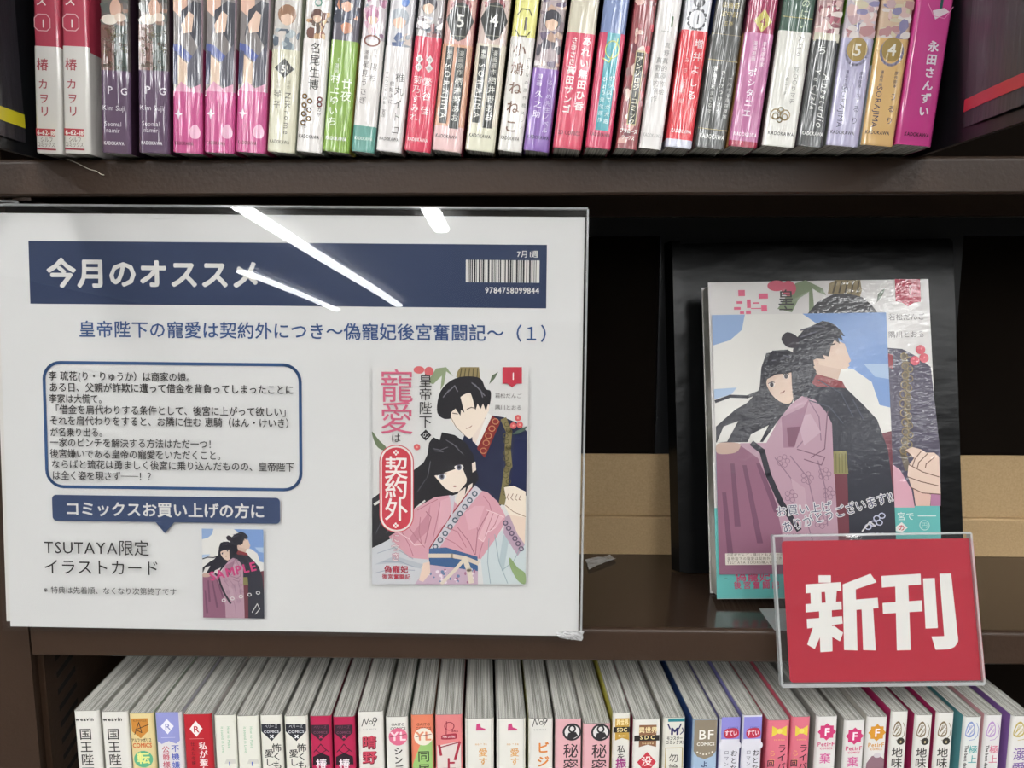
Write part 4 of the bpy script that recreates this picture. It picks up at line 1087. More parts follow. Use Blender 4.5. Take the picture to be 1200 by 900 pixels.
u(636, 664, 613, 644, 179.5, 'purple comic with dark-haired figures beside the yellow-topped one', 82, [(82, 'a89a9c'), (190, '8663ab')], None, [(190, '7a5a9a')],
  [('a', 0, 80, ['4a4650', 'd0b8a8', '8a7a80', 'b89a88', 'd8d0d0', '60526a'], 23, 30), ('f', .5, 28, 9, '34323c', SK), ('t', .3, 92, 7, '漫画', 'e0d4ea'), ('t', .34, 112, 9.5, '久之助', 'e6dcf0', .01, 12), ('t', .72, 98, 7, 'ろくの先生ノベル', 'd8cce6', 0, 8), ('x', .5, 163, 6, K, '3a2a48', .02, .85)])
u(670, 703, 647.5, 681.5, 174, 'cream-topped red comic with thick white vertical lettering', 38, [(38, 'c6bfab'), (190, 'cb4a62')], None, [(190, 'b9a9a0')],
  [('t', .72, 47, 11, 'あれい無田ひ香', 'f2e2e0', .03, 12.6), ('t', .3, 47, 8, 'さきさき', 'f2e2e0', .02, 8.4), ('t', .3, 82, 10.5, '高田サンゴ', 'f2e2e0', .03, 11.4), ('x', .5, 155, 7, '2D COMICS', '5a2434', .015, .8)])
u(709, 738, 685.5, 716, 173.5, 'pink comic with a teal inner strip and yellow scribble', 38, [(38, '7484ac'), (190, 'c23c5e')], [(38, '302c34'), (190, 'c04458')], [(190, '8a4a5a')],
  [('r', .3, .8, 38, 152, '4d9ba6'), ('o', .55, 57, 8, 10, 1.2, 'd8e070'), ('l', [(.25, 68), (.5, 72), (.7, 50), (.72, 44)], 1.2, 'd8e070'), ('t', .66, 90, 6, 'ボッスてが大路', 'dff0f0', 0, 8.5), ('t', .42, 92, 6, 'ひょう先生原作', 'dff0f0', 0, 8), ('x', .5, 157, 6, K, '4a1a2c', .02, .82)])
u(741, 769, 720.5, 747.5, 174, 'maroon comic with a gold-framed black title strip', None, [(190, '8d4448')], None, [(190, '7a2436')],
  [('a', 0, 168, ['a05258', 'd9c0b4', '6a2e38', 'b83a48', '7a4a48', 'd0a49a'], 29, 44), ('r', .36, .76, 58, 146, 'b8a47a'), ('r', .4, .72, 60, 144, '30302a'), ('t', .56, 68, 8, 'アンソロジーコミック', 'e6dfc8', .015, 8.2), ('x', .5, 153, 6, 'プリローズ', 'e6dfd8', .03, .8), ('x', .5, 161, 6, 'ワークス', 'e6dfd8', .03, .6)])
u(775, 801, 748, 776, 174, 'plain white comic with faint grey lettering between maroon and red spines', None, [(190, 'd6d2cf')], None, [(190, 'b8b4b0')],
  [('x', .62, 24, 17, '1', '55704f', .02), ('l', [(.3, 36), (.75, 36)], 1, 'a8a6a0'), ('t', .62, 52, 7.5, '真野真的原作絵', '8a8885', 0, 9), ('t', .36, 70, 7.5, '真野真的原作', '8a8885', 0, 9), ('x', .5, 158, 6, K, '9a9894', .02, .82)])
u(805, 835, 779.5, 811, 173, 'bright red comic with a scalloped black seal on its white top', 35, [(35, 'd2d3d8'), (163, 'cf333e'), (190, 'c4c4d2')], None, [(190, '7a6a70')],
  [('e', .5, 2, 7, 6, '34343a')] + [('e', .5 + .3 * math.cos(a * .5236), 22 + 11 * math.sin(a * .5236), 2.6, 2.6, '3a3a40') for a in range(12)] + [('e', .5, 22, 9.5, 10.5, 'd6d6da'), ('x', .5, 22, 14, '1', '3a3a40', .02), ('t', .7, 50, 11, '増井よしる', 'f0dada', .01, 15), ('t', .35, 70, 6, 'みきて堀屋', 'e8b4b4', 0, 12), ('x', .5, 153, 6.3, K, 'f0dada', .02, .8)])
u(842, 874, 814, 850, 173.5, 'charcoal grey comic with thin gold lines', 40, [(40, '45443f'), (190, '50514f')], [(40, '4060a8'), (190, 'c8b0a8')], [(190, '3a3a3a')],
  [('l', [(.03, 40), (.97, 40)], .9, 'a8986a'), ('l', [(.03, 70), (.97, 70)], .9, 'a8986a'), ('l', [(.03, 151), (.97, 151)], .9, 'a8986a'), ('x', .5, 6, 7, '森薔薇', 'c0b078'), ('x', .5, 16, 7, '宮中記', 'c0b078'), ('x', .5, 27, 6, '五巻', 'c0b078'), ('t', .3, 80, 6, '漫画巻末まきなす', 'd8d8d4', 0, 7.2), ('t', .58, 84, 6, 'ひろかつけるか', 'd8d8d4', 0, 7.6), ('t', .82, 90, 5, 'ケルナ七月花原案', 'c8c8c4', 0, 6.4), ('x', .5, 159.5, 7.5, K, 'e0e0dc', .02, .84)])
u(879, 914.5, 853.5, 888, 172, 'dark pink comic with a gold diamond numbered 4', 38, [(38, '94274e'), (165, 'b56a96'), (190, 'a02444')], [(38, '5a2038'), (190, 'b8864a')], [(190, '7a2c50')],
  [('p', [(.55, 10), (.85, 24), (.55, 37), (.25, 24)], 'b8ac54'), ('x', .55, 24, 13, '4', '8a3a4a', .02), ('t', .4, 50, 5.5, '漫画漫画', 'e6cedc', 0, 6), ('t', .72, 50, 5.5, '原作原作家', 'e6cedc', 0, 6), ('t', .45, 84, 10, 'ポシタニエ', 'f0e0ec', .02, 12), ('x', .5, 157, 6, K, 'ecd8e4', .02, .82)])
u(919, 955.5, 893, 932, 171.5, 'green-topped white comic with a gold swirl ornament', 36, [(36, '3c584a'), (190, 'd6d4cc')], [(190, '6a5a58')], [(190, 'a8a8a0')],
  [('t', .68, 3, 11, 'のにい', 'c8d4b8', .01), ('l', [(.05, 20), (.95, 20)], .8, 'a8a060'), ('v', .7, 38, 66, 9, 'Aito', '55554f'), ('t', .68, 80, 7, '原○○りマチ', '77776f', 0, 7.4), ('t', .45, 86, 5, '三倉ニーチ', '8a8a82', 0, 5.6)]
  + [('o', .38 + dx, 134 + dy, r_, r_, 1.3, 'b39a6c') for dx, dy, r_ in ((-.12, 0, 6), (.16, 0, 6), (-.12, 2, 3.4), (.16, 2, 3.4), (.02, -5, 3.5), (.02, 6, 3))] + [('x', .5, 156, 6, K, '3a3a34', .02, .82)])
u(960, 990.5, 934, 965, 171.5, 'dark grey comic with white script and a pink flower picture on top', 46, [(46, 'b0908e'), (190, '444646')], [(190, '5a4a52')], [(190, '6a6a68')],
  [('a', 0, 38, ['b86a78', 'd8b8b4', '6a5a58', 'e0d4cc', '8a4a56'], 37, 24), ('r', .03, .97, 38, 48, 'c9c4b0'), ('x', .4, 58, 12, 'ち', 'd8d8d4', .01), ('v', .72, 84, 150, 12, 'Antstudio', 'e0e0dc', 0, .25), ('v', .36, 78, 130, 10, 'YeCjzla', 'd8d8d4', 0, .25), ('x', .5, 156, 6.3, K, 'e0e0dc', .02, .84)])
SK5 = lambda n: [('a', 0, 44, ['d8b8b4', 'c0a0a4', 'e0d6d2', '8a84a8', 'b8888a', 'd0c4a8'], 41 + n, 34), ('o', .5, 60, 13, 15, 3, 'a8a4bc'), ('e', .5, 57, 12.5, 14, 'a3884a'), ('x', .5, 57, 20, str(n), 'ece8dc', .02), ('t', .3, 84, 4.5, '漫画作画', '5a566a', 0, 5), ('t', .74, 84, 4.5, '原作脚本', '5a566a', 0, 5), ('v', .3, 100, 150, 10, 'SORAJIMA', '4a4660'), ('t', .74, 112, 9, 'うるり', '4a4660', 0, 14), ('x', .42, 155, 6, K, '3a3644', .02, .78)]
u(994, 1030, 968.5, 1006.5, 171, 'lavender comic with a gold disc numbered 5', 44, [(44, 'c6bcc4'), (190, 'b5b0cc')], [(26, '7fae38'), (190, 'a8aaa0')], [(190, '9a98a8')], SK5(5))
u(1033.5, 1071, 1009.5, 1047.5, 170.5, 'light orange comic with a gold disc numbered 4', 44, [(44, 'd0b49a'), (190, 'ddb577')], [(40, 'a87a5a'), (75, '6f8a3c'), (190, 'b8c4c8')], [(190, 'c8985a')], SK5(4))
u(1076.5, 1116.5, 1049.5, 1093, 170, 'hot pink comic with bold white vertical lettering at the right end of the row', None, [(190, 'cb3f8c')], [(190, 'b83a6a')], [(190, 'b03478')],
  [('x', .62, 2, 19, '1', '2a5a54', .04), ('p', [(.45, 12), (.75, 8), (.9, 12), (.55, 22)], 'e6d4dc'), ('l', [(.3, 4), (.5, 18), (.8, 20), (.98, 6)], .8, 'e890bc'), ('t', .62, 53, 13, '永田さんずい', 'f6e4ee', .035, 15.2), ('x', .52, 157, 6.5, K, '2a1a24', .02, .7)])

GU = 'comics on the upper shelf'
_raw = []
for q in U:
    B_ = (at(q[2], q[4], -.014) + at(q[3], q[4], -.014)) / 2; T_ = (at(q[0], 0, -.014) + at(q[1], 0, -.014)) / 2
    _raw.append(math.atan2(T_.x - B_.x, T_.z - B_.z))
_sm = [sum(_raw[max(0, i - 2):i + 3]) / len(_raw[max(0, i - 2):i + 3]) for i in range(len(_raw))]
LEANS = []
for i, q in enumerate(U):
    a = _sm[i]
    if i:
        gap = (q[2] - U[i - 1][3]) * .00043 - .0002
        a = max(a, LEANS[-1] - max(0, gap) / .182)
    LEANS.append(a)
for (tl, tr, bl, br, yb, lab, bt, sp, lf, rt, ops), lean in zip(U, LEANS):
    w0 = (br - bl)
    # find the front depth that puts the spine foot on the shelf
    lift = 0.0
    for it in range(3):
        c = at_z((bl + br) / 2, yb, Z_UP + .0004 + lift)
        Yf = min(-.010, max(-.042, c.y))
        B0, B1 = at(bl, yb, Yf), at(br, yb, Yf); T0, T1 = at(tl, 0, Yf), at(tr, 0, Yf)
        bm_, tm = (B0 + B1) / 2, (T0 + T1) / 2
        w = (B1.x - B0.x) * math.cos(lean)
        lift = w / 2 * math.sin(abs(lean))
    zroot = Z_UP + .0003 + lift
    H, D = .182, .128
    hv = (tm - bm_).length
    Sz = (lambda y, yb=yb, hv=hv: (yb - y) / yb * hv)
    Sx = (lambda uu, w=w: (uu - .5) * w)
    s_ = hv / yb
    def bands(spec, H=H, Sz=Sz):
        out = []; top = H
        for yto, c in spec:
            z = max(0.0, Sz(yto)) if yto < 185 else 0.0
            if top - z > 1e-6: out.append((z, top, c))
            top = z
        return out[::-1]
    sb = bands(sp)
    U_rec = (bm_.x, Yf, zroot, lean, w)
    make_comic(lab, (bm_.x, Yf, zroot), lean, 0, w - .0005, H, D, sb, bands(lf) if lf else bands(sp), bands(rt) if rt else bands(sp), ops, Sx, Sz, s_, M_WRAP, GU, band=(Sz(bt) if bt else None))
    print('U %.4f y%.4f lean %.1f w %.1fmm' % (bm_.x, Yf, math.degrees(lean), w * 1000))

Lw = []
def l(*a): Lw.append(a)
C2 = lambda n: n
WV = [('x', .42, 843, 6.5, 'weavin', '2c2a28', .03, .74), ('t', .42, 862, 15, '国王陛下', '34312e', .008, 16)]
l(86, 115, 833, 'leftmost comic of the lower row, white with tall dark characters', 'd9d6cf', None, None, WV)
l(118, 149, 834, 'second white comic from the left in the lower row, beside the gold-badged one', 'd9d6cf', None, None, WV)
l(150.5, 179, 836, 'cream comic with an orange shield badge and a green disc', 'd9c692', None, 'a3b596',
  [('p', [(.1, 842), (.78, 842), (.78, 858), (.44, 867), (.1, 858)], 'c4843a'), ('l', [(.2, 862), (.4, 847), (.5, 860), (.25, 856), (.8, 850)], .9, '4a3a28'), ('x', .44, 845, 3.5, 'ALPHAPOLIS', '6a4a28', 0, .55), ('x', .46, 869.5, 6, 'アルファポリス', '3a3028', .02, .84), ('x', .48, 875.5, 7.5, 'COMICS', 'cc6a3a', .04, .8), ('e', .5, 893, 11, 10.5, '5fae86'), ('x', .5, 892, 15, '転', 'dfe08a', .03)])
l(181, 212, 835, 'lavender-topped white comic with a white diamond crest', 'd8d4d4', None, 'd0ccd4',
  [('r', .05, .9, 834.5, 870, '8f92c8'), ('p', [(.05, 870), (.9, 870), (.75, 874), (.48, 870.5), (.2, 874)], '8f92c8'), ('p', [(.45, 843), (.7, 852), (.45, 862), (.2, 852)], 'e4e2ea'), ('x', .46, 852.5, 11, 'R', '8084b4', .01), ('l', [(.2, 866), (.72, 866)], .6, 'c0c2e0'), ('t', .7, 880, 9.5, '不機嫌な', '4a5ab0', .012, 10.4), ('t', .34, 881, 9, '公爵様と', 'b84a5c', .01, 9.6)])
l(214, 247, 837, 'red comic with a white diamond crest', 'b3242f', None, 'd8d0cc',
  [('p', [(.45, 845), (.68, 855), (.45, 865), (.22, 855)], 'ece4e2'), ('x', .45, 855.5, 11, 'R', 'b3242f', .02), ('l', [(.2, 867.5), (.7, 867.5)], .6, 'd88a8a'), ('t', .66, 877, 10, '私が聖女', 'f0e2e0', .02, 10.2), ('t', .3, 874, 5, '仕えた令嬢', '3a1a1c', 0, 6)])
HM = [('v', .66, 852, 879, 4.6, 'How to Make', '6fae82'), ('v', .38, 852, 885, 4.6, 'it sound in Love', '6fae82'), ('p', [(.4, 899), (.5, 893), (.9, 893), (.95, 899)], 'c9c6be'), ('x', .62, 899, 7, 'I', '4a5ab0', .04)]
l(250, 275.5, 838, 'left one of two pale comics with tiny green lettering', 'dcdacf', None, None, HM)
l(276.5, 302.5, 839, 'right one of two pale comics with tiny green lettering', 'dcdacf', None, None, HM)
BK = [('r', .06, .94, 849, 858, '2a2c34'), ('p', [(.06, 858), (.94, 858), (.5, 870.5)], '2a2c34'), ('x', .5, 852, 5, 'ベリーズ', 'c8c8cc', 0, .6), ('x', .5, 858.5, 4.4, 'COMICS', 'dcdce0', .02, .7), ('x', .5, 864.5, 10, '×', 'e4e4e6', .03), ('t', .72, 879, 11.5, '怖くも', '2e2c2c', .01, 11), ('t', .36, 886, 11, '愛し', '2e2c2c', .01, 11)]
l(304, 330, 838, 'left one of two white comics with a black pointed crest', 'dcd9cf', None, '8a8a84', BK)
l(332.5, 360, 839, 'right one of two white comics with a black pointed crest, beside the crimson ones', 'dcd9cf', None, '8a8a84', BK)
CR = [('r', .06, .9, 850, 860, '3a2430'), ('p', [(.06, 860), (.9, 860), (.48, 870.5)], '3a2430'), ('x', .48, 853, 5, 'ベリーズ', '7a4a60', 0, .6), ('x', .48, 859.5, 4.2, 'COMICS', '7a4a60', .02, .66), ('x', .48, 865, 9, '×', 'c03a64', .03)] + \
     [('l', [(.15, 884), (.3, 880), (.48, 874), (.66, 880), (.85, 884)], 1.1, '4a1a30'), ('l', [(.25, 882), (.48, 886), (.72, 882)], 1, '4a1a30'), ('p', [(.08, 900), (.1, 890), (.48, 885), (.88, 890), (.9, 900)], '2c1c26'), ('x', .48, 899, 13, '椿', 'ece0e4', .02)]
l(362.5, 388, 839, 'left one of two crimson comics with black crests', 'b2264e', None, '7a1a34', CR)
l(389.5, 415.5, 840, 'right one of two crimson comics with black crests', 'b2264e', None, '7a1a34', CR)
N9 = [('l', [(.16, 852), (.26, 842), (.34, 850), (.44, 842)], .9, '2e2c2a'), ('o', .52, 847.5, 2, 2, .9, '2e2c2a'), ('o', .68, 844, 2.2, 2.6, .9, '2e2c2a'), ('l', [(.76, 843), (.62, 852)], .9, '2e2c2a'), ('x', .46, 856, 3, 'COMICS', '8a8884', 0, .55)]
l(418.5, 449, 834, 'white comic with thick red outlined characters', 'dcd8d1', None, None, N9 + [('t', .44, 873, 17, '晴野', '6a1e2c', .06, 19), ('t', .43, 872.4, 17, '晴野', 'cc4a5e', .012, 19)])
YL = lambda c1, c2, ct: [('x', .55, 849.5, 4.6, 'GAITO', ct, .02, .62), ('x', .55, 854.5, 4.6, 'COMICS', ct, .02, .7), ('e', .55, 865, 11, 11, c1), ('x', .55, 864, 15, 'YL', c2, .03), ('l', [(.2, 865), (.9, 862)], .9, '8a4a50')]
l(451.5, 478, 840, 'white comic with a pink disc badge and dark slanted lettering', 'dad7d0', None, '9aa69a', YL('d86a88', 'ecd0d4', '4a4644') + [('t', .55, 883, 11, 'シンデ', '34302e', .02, 11.4)])
l(481, 508, 837.6, 'orange and green comic with a cream disc badge', 'dd7f62', None, 'b8764e', [('p', [(.06, 900), (.5, 868), (.94, 862), (.94, 925), (.06, 925)], '97bd72')] + YL('e6ddcc', 'd88a6a', '8a4430') + [('t', .55, 890, 15, '同居', '34402e', .01)])
l(509.5, 542, 837.6, 'salmon comic with a dark red capsule and white lower half', 'd98080', None, 'c06a6a', [('o', .52, 852, 5.5, 5, 1, '8a2438'), ('l', [(.42, 846), (.4, 862)], 1, '8a2438'), ('x', .72, 858, 4, 'BRB', '8a2438', .03), ('p', [(.26, 863), (.74, 861), (.8, 864.5), (.74, 868), (.26, 868.5), (.22, 866)], 'a02c40', 1), ('x', .5, 865, 3.6, 'PINK LOVERS', 'ecc8c8', .03, .46), ('p', [(.06, 876), (.94, 871), (.94, 930), (.06, 930)], 'd8ccc6'), ('l', [(.14, 876), (.2, 888)], 3, 'a82c40'), ('l', [(.2, 878), (.9, 872)], 1.4, '8a2438'), ('l', [(.9, 872), (.72, 894)], 3, 'a82c40'), ('x', .5, 900, 16, '上', 'a82c40', .04)])
SH = [('l', [(.08, 842), (.08, 925)], .8, 'c0beb6'), ('l', [(.92, 842), (.92, 925)], .8, 'c0beb6'), ('p', [(.4, 849), (.52, 848), (.55, 853), (.7, 855), (.72, 857), (.38, 857)], 'c8487a'), ('x', .55, 874, 4, 'no・te', 'd0a060', .02, .42), ('t', .62, 885, 11, '愛す', 'd59a4a', .01, 11.5)]
l(544.5, 579, 842, 'left one of two white comics with a small pink shoe mark', 'dcd9d1', None, None, SH)
l(581.5, 616.5, 842, 'right one of two white comics with a small pink shoe mark', 'dcd9d1', None, None, SH)
l(619, 648.5, 842, 'white comic with bold orange characters beside the pink pair', 'dbd8d1', 'd0cc6a', None, N9 + [('t', .6, 879, 15, 'ビジ', 'd5823a', .03, 17.5)])
HI = [('e', .64, 859, 11.2, 11, '2c2a2c'), ('e', .64, 859, 8.8, 8.6, 'dcd8d6'), ('p', [(.45, 866), (.5, 860), (.78, 859), (.88, 864), (.64, 868)], '2f2d2f'), ('o', .64, 855, 3.6, 4, 2, '2c2a2c'), ('t', .6, 883, 19, '秘密', '342a2c', .006, 19)]
l(650.5, 682, 842.6, 'left one of two pale pink comics with a black ring emblem', 'dba9ae', None, None, HI)
l(683, 716, 848, 'right one of two pale pink comics with a black ring emblem, slightly lower', 'dba9ae', None, 'c08a90', HI)
SD_ = lambda c: [('p', [(.14, 842), (.94, 842), (.94, 870), (.54, 867), (.14, 870)], c), ('x', .54, 847.5, 8, '異世界', 'ead9a8', .02, .7), ('r', .04, .96, 853, 860, '2a2624'), ('x', .52, 856.5, 7, 'SDC', 'ecd9a0', .02, .6), ('x', .54, 864, 3.4, 'Bonito', 'ead9a8', .02, .45)]
l(718, 739.5, 835.6, 'narrow white comic with a gold ribbon badge', 'd9d6cd', 'b8b040', None, SD_('bb9440') + [('t', .5, 881, 10, '私を', '2e2c2c', .01, 10), ('t', .5, 899, 13, '振', 'a03a80', .03)])
l(742, 775, 843, 'white comic with a brown ribbon badge and a red diamond', 'dad7d0', 'a83a54', None, [(('p', [(q[0] * .8 + .1, q[1] + 8) for q in o[1]], o[2]) if o[0] == 'p' else (o[0], o[1], o[2], o[3] + 10, o[4] + 10, o[5]) if o[0] == 'r' else (o[0], o[1], o[2] + 9) + tuple(o[3:])) for o in SD_('8a6248')] + [('p', [(.52, 884), (.86, 897), (.52, 912), (.16, 897)], 'c43846'), ('x', .52, 896, 13, '没', 'ecdcd8', .02)])
l(777.5, 804, 841, 'white comic with a teal top edge and navy beast mark', 'dad7cc', None, '2f5a7a', [('r', .2, .96, 842, 846, '2f7f86'), ('x', .5, 858, 12, 'M', '2f2c5a', .06, .45), ('l', [(.2, 849), (.3, 855)], 1.6, '2f2c5a'), ('l', [(.8, 849), (.7, 855)], 1.6, '2f2c5a'), ('l', [(.78, 862), (.92, 858), (.86, 854)], 1.2, '2f2c5a'), ('x', .52, 867, 5.2, 'モンスター', '34302e', .03, .74), ('x', .52, 872, 5.2, 'コミックス!', '34302e', .03, .82), ('l', [(.12, 930), (.12, 879), (.9, 879), (.9, 930)], 1, 'a8904c'), ('t', .5, 892, 12, '勿論', '4a4640', 0)])
l(812, 842.5, 843, 'comic with a taupe rounded crest and white initials', '9fb4cc', '44609a', 'b8b4ac', [('p', [(.05, 843.5), (.95, 843.5), (.95, 883), (.8, 890), (.5, 893.5), (.2, 890), (.05, 883)], '8a7e6c'), ('x', .52, 862, 17, 'BF', 'ece8e0', .01), ('x', .52, 874, 5.6, 'COMICS', 'ece8e0', .02, .72)] + [('e', .2 + .12 * i, 884 + (2.8 - abs(i - 2.5)) * 1.4, 1.1, 1.1, 'e0d8c8') for i in range(6)] + [('t', .5, 900, 9, 'よ', '3c4a6a', .02)])
ST = [('r', .05, .95, 844 - 4, 868, '8a86cc'), ('p', [(.18, 860), (.3, 855), (.75, 854), (.9, 859), (.85, 865), (.5, 867), (.25, 866)], 'b83046', 1), ('x', .52, 860.5, 7.5, 'すてい', 'ecdce0', .03, .6), ('x', .6, 853.5, 3, 'COMICS', '5a5a9a', .02, .5)] + [('e', .1 + .16 * i, 874 + 2 * abs(i - 2.5) * .4, 3.4, 4.4, 'd6d4dc') for i in range(6)] + [('t', .7, 886, 8.5, 'おとな', '34323a', .01, 9.5), ('t', .34, 885, 6, 'ロマン', '4a4a5a', 0, 7.4)]
l(844, 869.5, 843, 'left one of two lavender-topped comics with a red blot emblem', 'd6d4dc', '7a76b4', None, ST)
l(870.5, 895, 838, 'right one of two lavender-topped comics with a red blot emblem, slightly taller', 'd6d4dc', '7a76b4', None, ST)
BW = [('p', [(.2, 851), (.5, 856), (.86, 851), (.86, 864), (.5, 860), (.2, 865)], 'e0c84a'), ('e', .54, 858, 3, 3.4, 'e6d468'), ('x', .54, 868.5, 3.4, 'comics', 'e0b070', .02, .5), ('t', .68, 880, 11, 'ライバ', '3a2830', .012, 11.6), ('t', .26, 886, 8, 'らな', 'e09a70', .02, 10), ('x', .2, 899, 9, '回', '3a2830', .02)]
l(899.5, 927, 844, 'left one of two rose pink comics with a yellow bow', 'd56f80', 'c85468', None, BW)
l(928, 951, 840, 'right one of two rose pink comics with a yellow bow', 'd56f80', 'c85468', None, BW)
def burst(cy, c): return [('p', [(.5 + (.44 if i % 2 == 0 else .34) * math.cos(i * math.pi / 8), cy + (11 if i % 2 == 0 else 8.6) * math.sin(i * math.pi / 8)) for i in range(16)], c), ('x', .5, cy, 14, 'F', 'f0e4ea', .025)]
PF = lambda c, cy: burst(cy, c) + [('x', .48, cy + 15.5, 7.5, 'PetirF', c, .02, .82), ('x', .5, cy + 21, 3.6, 'COMICS', c, .03, .6)]
l(957, 983, 839.4, 'first white comic with a magenta burst emblem, below the red sign', 'd9d6d2', '9a9690', None, PF('c83a70', 859) + [('x', .48, 893, 14, '棄', 'cc5a94', .01)])
l(990, 1015.5, 844, 'second white comic with a magenta burst emblem, lower than its twin', 'd9d6d2', '9a9690', None, PF('c83a70', 864) + [('x', .48, 897, 14, '棄', 'cc5a94', .01)])
l(1016.5, 1041.5, 840, 'white comic with an orange burst emblem', 'd9d6d2', 'b8b2a8', None, PF('cc8e2c', 860) + [('p', [(.06, 899), (.3, 890), (.6, 888), (.94, 894), (.94, 930), (.06, 930)], '8a6a74'), ('e', .58, 889, 4.4, 3.2, 'c8c0c4')])
def shell(c): return [('p', [(.1, 863), (.2, 850), (.42, 846), (.6, 852), (.62, 862), (.4, 866)], c, 1), ('p', [(.15, 862), (.24, 852), (.42, 848.5), (.56, 853), (.57, 860.5), (.4, 863.5)], 'dad7d1', 1)] + [('l', [(.2, 861), (.35 + .08 * i, 851)], .7, c) for i in range(3)] + [('l', [(.3, 864), (.55, 855 + i * 3)], .7, c) for i in range(2)] + [('l', [(.7, 848), (.84, 855), (.8, 864), (.62, 869), (.35, 870)], .7, c)]
JM = lambda d: shell('7a684c') + [('e', .62, 871.5, 4.6, 4.6, '34302a'), ('x', .62, 871.5, 6, 's', 'c8b890', .02), ('t', .46, 886, 14, '地味', '3a3432', .01, 13.5)]
l(1045, 1066, 833.6, 'white comic with a shell emblem and magenta side, beside the orange burst one', 'dad7d1', 'a82258', None, JM(0))
l(1073, 1094.5, 838, 'middle one of three white comics with a brown shell emblem', 'dad7d1', 'a82258', None, JM(0))
l(1098, 1120, 835, 'third white comic with a brown shell emblem, beside the teal-sided one', 'dad7d1', 'a82258', None, JM(0))
l(1130, 1152, 840, 'white comic with a blue shell emblem and teal side cover', 'd9dad6', '5a9aa0', None, shell('7a8cc0') + [('t', .62, 882, 11, '極上', '4aa0a0', .01, 12.5), ('v', .24, 876, 916, 5.4, 'The best dearest', '4a4644', .03)])
l(1155, 1176.5, 838, 'white comic with a lilac shell emblem and pale pink side', 'd9d6d4', 'd8a4a8', None, shell('b08ac0') + [('t', .62, 882, 11, '極上', 'd0708a', .01, 12.5), ('v', .24, 876, 916, 5.4, 'The best dearest', '4a4644', .03)])
l(1186, 1212, 839, 'white comic with a gold shell emblem and purple side at the right end', 'd9d6d2', '8a62a8', None, shell('b8a45a') + [('t', .5, 888, 17, '溺愛', '7a5a9a', .01)])

GLW = 'comics on the lower shelf'
YAWL = math.radians(3.2)
for i, (xl, xr, yt_, lab, base, lf, rt, ops) in enumerate(Lw):
    Yf = -.0115
    A = at(xl, yt_, Yf); B = at(xr, yt_, Yf)
    w = (B.x - A.x) * math.cos(YAWL) - .0003
    ztop = A.lerp(B, .5).z
    H = ztop - Z_LOW - .0003
    D = .128 if i % 3 else .127
    s_ = (B.x - A.x) / (xr - xl)
    Sz = (lambda y, yt_=yt_, s_=s_, H=H: H - (y - yt_) * s_)
    Sx = (lambda uu, w=w: (uu - .5) * w)
    one = lambda c: [(0, H, c)]
    make_comic(lab, ((A.x + B.x) / 2, Yf, Z_LOW + .0003), 0, YAWL, w, H, D, one(base), one(lf or 'b4b1a8'), one(rt or 'b4b1a8'), ops, Sx, Sz, s_, M_SPINE, GLW, film=True)
    if i in (0, len(Lw) - 1): print('L height', H, 'w', w)

# ------------------------------------------------------------------ dividers on the top shelf
def divider(x, y0, y1, sgn, stripe, zs0, zs1, lab):
    t = thing('shelf_divider', lab, 'shelf divider', (x, y0, Z_UP))
    b = MB()
    b.box((-.0012 * 1, 0, .0005), (.0012, y1 - y0, .205))
    b.build('panel', M_BLACKP, t, weld=True)
    # curved label pocket on the face turned to the aisle's middle
    xf = sgn * .0012
    L_ = .095; n = 10
    b = MB()
    pr = [(xf + sgn * (.0003 + .0022 * math.sin(math.pi * i / n)), L_ * i / n) for i in range(n + 1)]
    for i in range(n):
        b.face([(pr[i][0], pr[i][1], .006), (pr[i + 1][0], pr[i + 1][1], .006), (pr[i + 1][0], pr[i + 1][1], .2), (pr[i][0], pr[i][1], .2)])
    b.build('label_sleeve', M_LABEL, t, weld=True)
    b = MB()
    pr2 = [(q[0] + sgn * .0003, q[1]) for q in pr]
    for i in range(n):
        b.face([(pr2[i][0], pr2[i][1], zs0 - Z_UP), (pr2[i + 1][0], pr2[i + 1][1], zs0 - Z_UP), (pr2[i + 1][0], pr2[i + 1][1], zs1 - Z_UP), (pr2[i][0], pr2[i][1], zs1 - Z_UP)], stripe)
    b.build('colour_stripe', M_SPINE, t, weld=True)
XD = at_z(1093, 178, Z_UP).x + .002
def yx(px, X):   # depth at which plane x = X appears in column px
    d = ray(px, 150); return EYE.y + d.y * (X / d.x)
ye = yx(1134, XD)
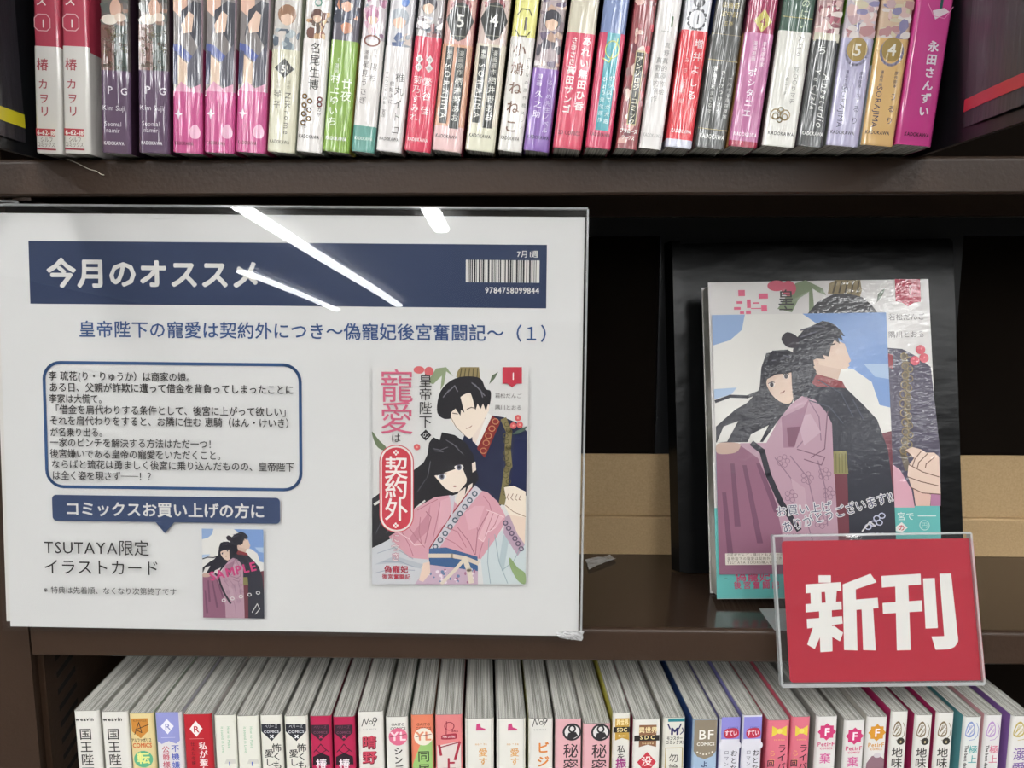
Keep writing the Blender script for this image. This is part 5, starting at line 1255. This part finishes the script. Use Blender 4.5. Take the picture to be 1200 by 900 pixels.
divider(XD, ye - .094, ye + .075, -1, 'c22b3a', at(1134, 131, ye).z, at(1134, 116.5, ye).z, 'black divider plate with a red stripe at the right end of the top shelf')
XD2 = at_z(37, 184, Z_UP).x - .002
ye2 = yx(24, XD2)
divider(XD2, ye2 - .094, ye2 + .075, 1, 'd8c92c', at(24, 150, ye2).z, at(24, 134, ye2).z, 'black divider plate with a yellow stripe at the left end of the top shelf')

# loose thread and clear hook under the upper shelf
def tube(name, pts, r, mat):
    b = MB(); P_ = []
    n = len(pts)
    for i in range(n - 1):
        p0, p1, p2, p3 = [Vector(pts[max(0, min(n - 1, k))]) for k in (i - 1, i, i + 1, i + 2)]
        for t in (0, .25, .5, .75):
            P_.append(.5 * (2 * p1 + (p2 - p0) * t + (2 * p0 - 5 * p1 + 4 * p2 - p3) * t * t + (3 * p1 - p0 - 3 * p2 + p3) * t ** 3))
    P_.append(Vector(pts[-1]))
    rings = []
    for i, q in enumerate(P_):
        d = (P_[min(len(P_) - 1, i + 1)] - P_[max(0, i - 1)]).normalized()
        a = d.cross(Vector((0, 1, 0))).normalized(); c = d.cross(a)
        rings.append([q + (a * math.cos(k * math.pi / 3) + c * math.sin(k * math.pi / 3)) * r for k in range(6)])
    for i in range(len(rings) - 1):
        for k in range(6):
            b.face([rings[i][k], rings[i][(k + 1) % 6], rings[i + 1][(k + 1) % 6], rings[i + 1][k]])
    return b.build(name, mat, weld=True)
M_THREAD = simple_mat('pale_thread', 'cfc8b8', 0.6)
tag(tube('loose_thread', [at(78, 186, -.0012), at(90, 191, -.0012), at(104, 198, -.0012), at(113, 200.5, -.0012), at(118, 204, -.0012), at(122, 205, -.0012)], .00018, M_THREAD), 'thin pale thread hanging over the upper shelf lip at left', 'thread')
tag(tube('wire_hook', [at(-14, 242, .006), at(4, 239.5, .006), at(18, 238.5, .006), at(21, 237, .006), at(15, 235.5, .006), at(-10, 236, .006)], .0006, M_ACRYLE), 'small clear hook showing under the upper shelf at far left', 'hook')

bpy.data.objects.remove(_to)
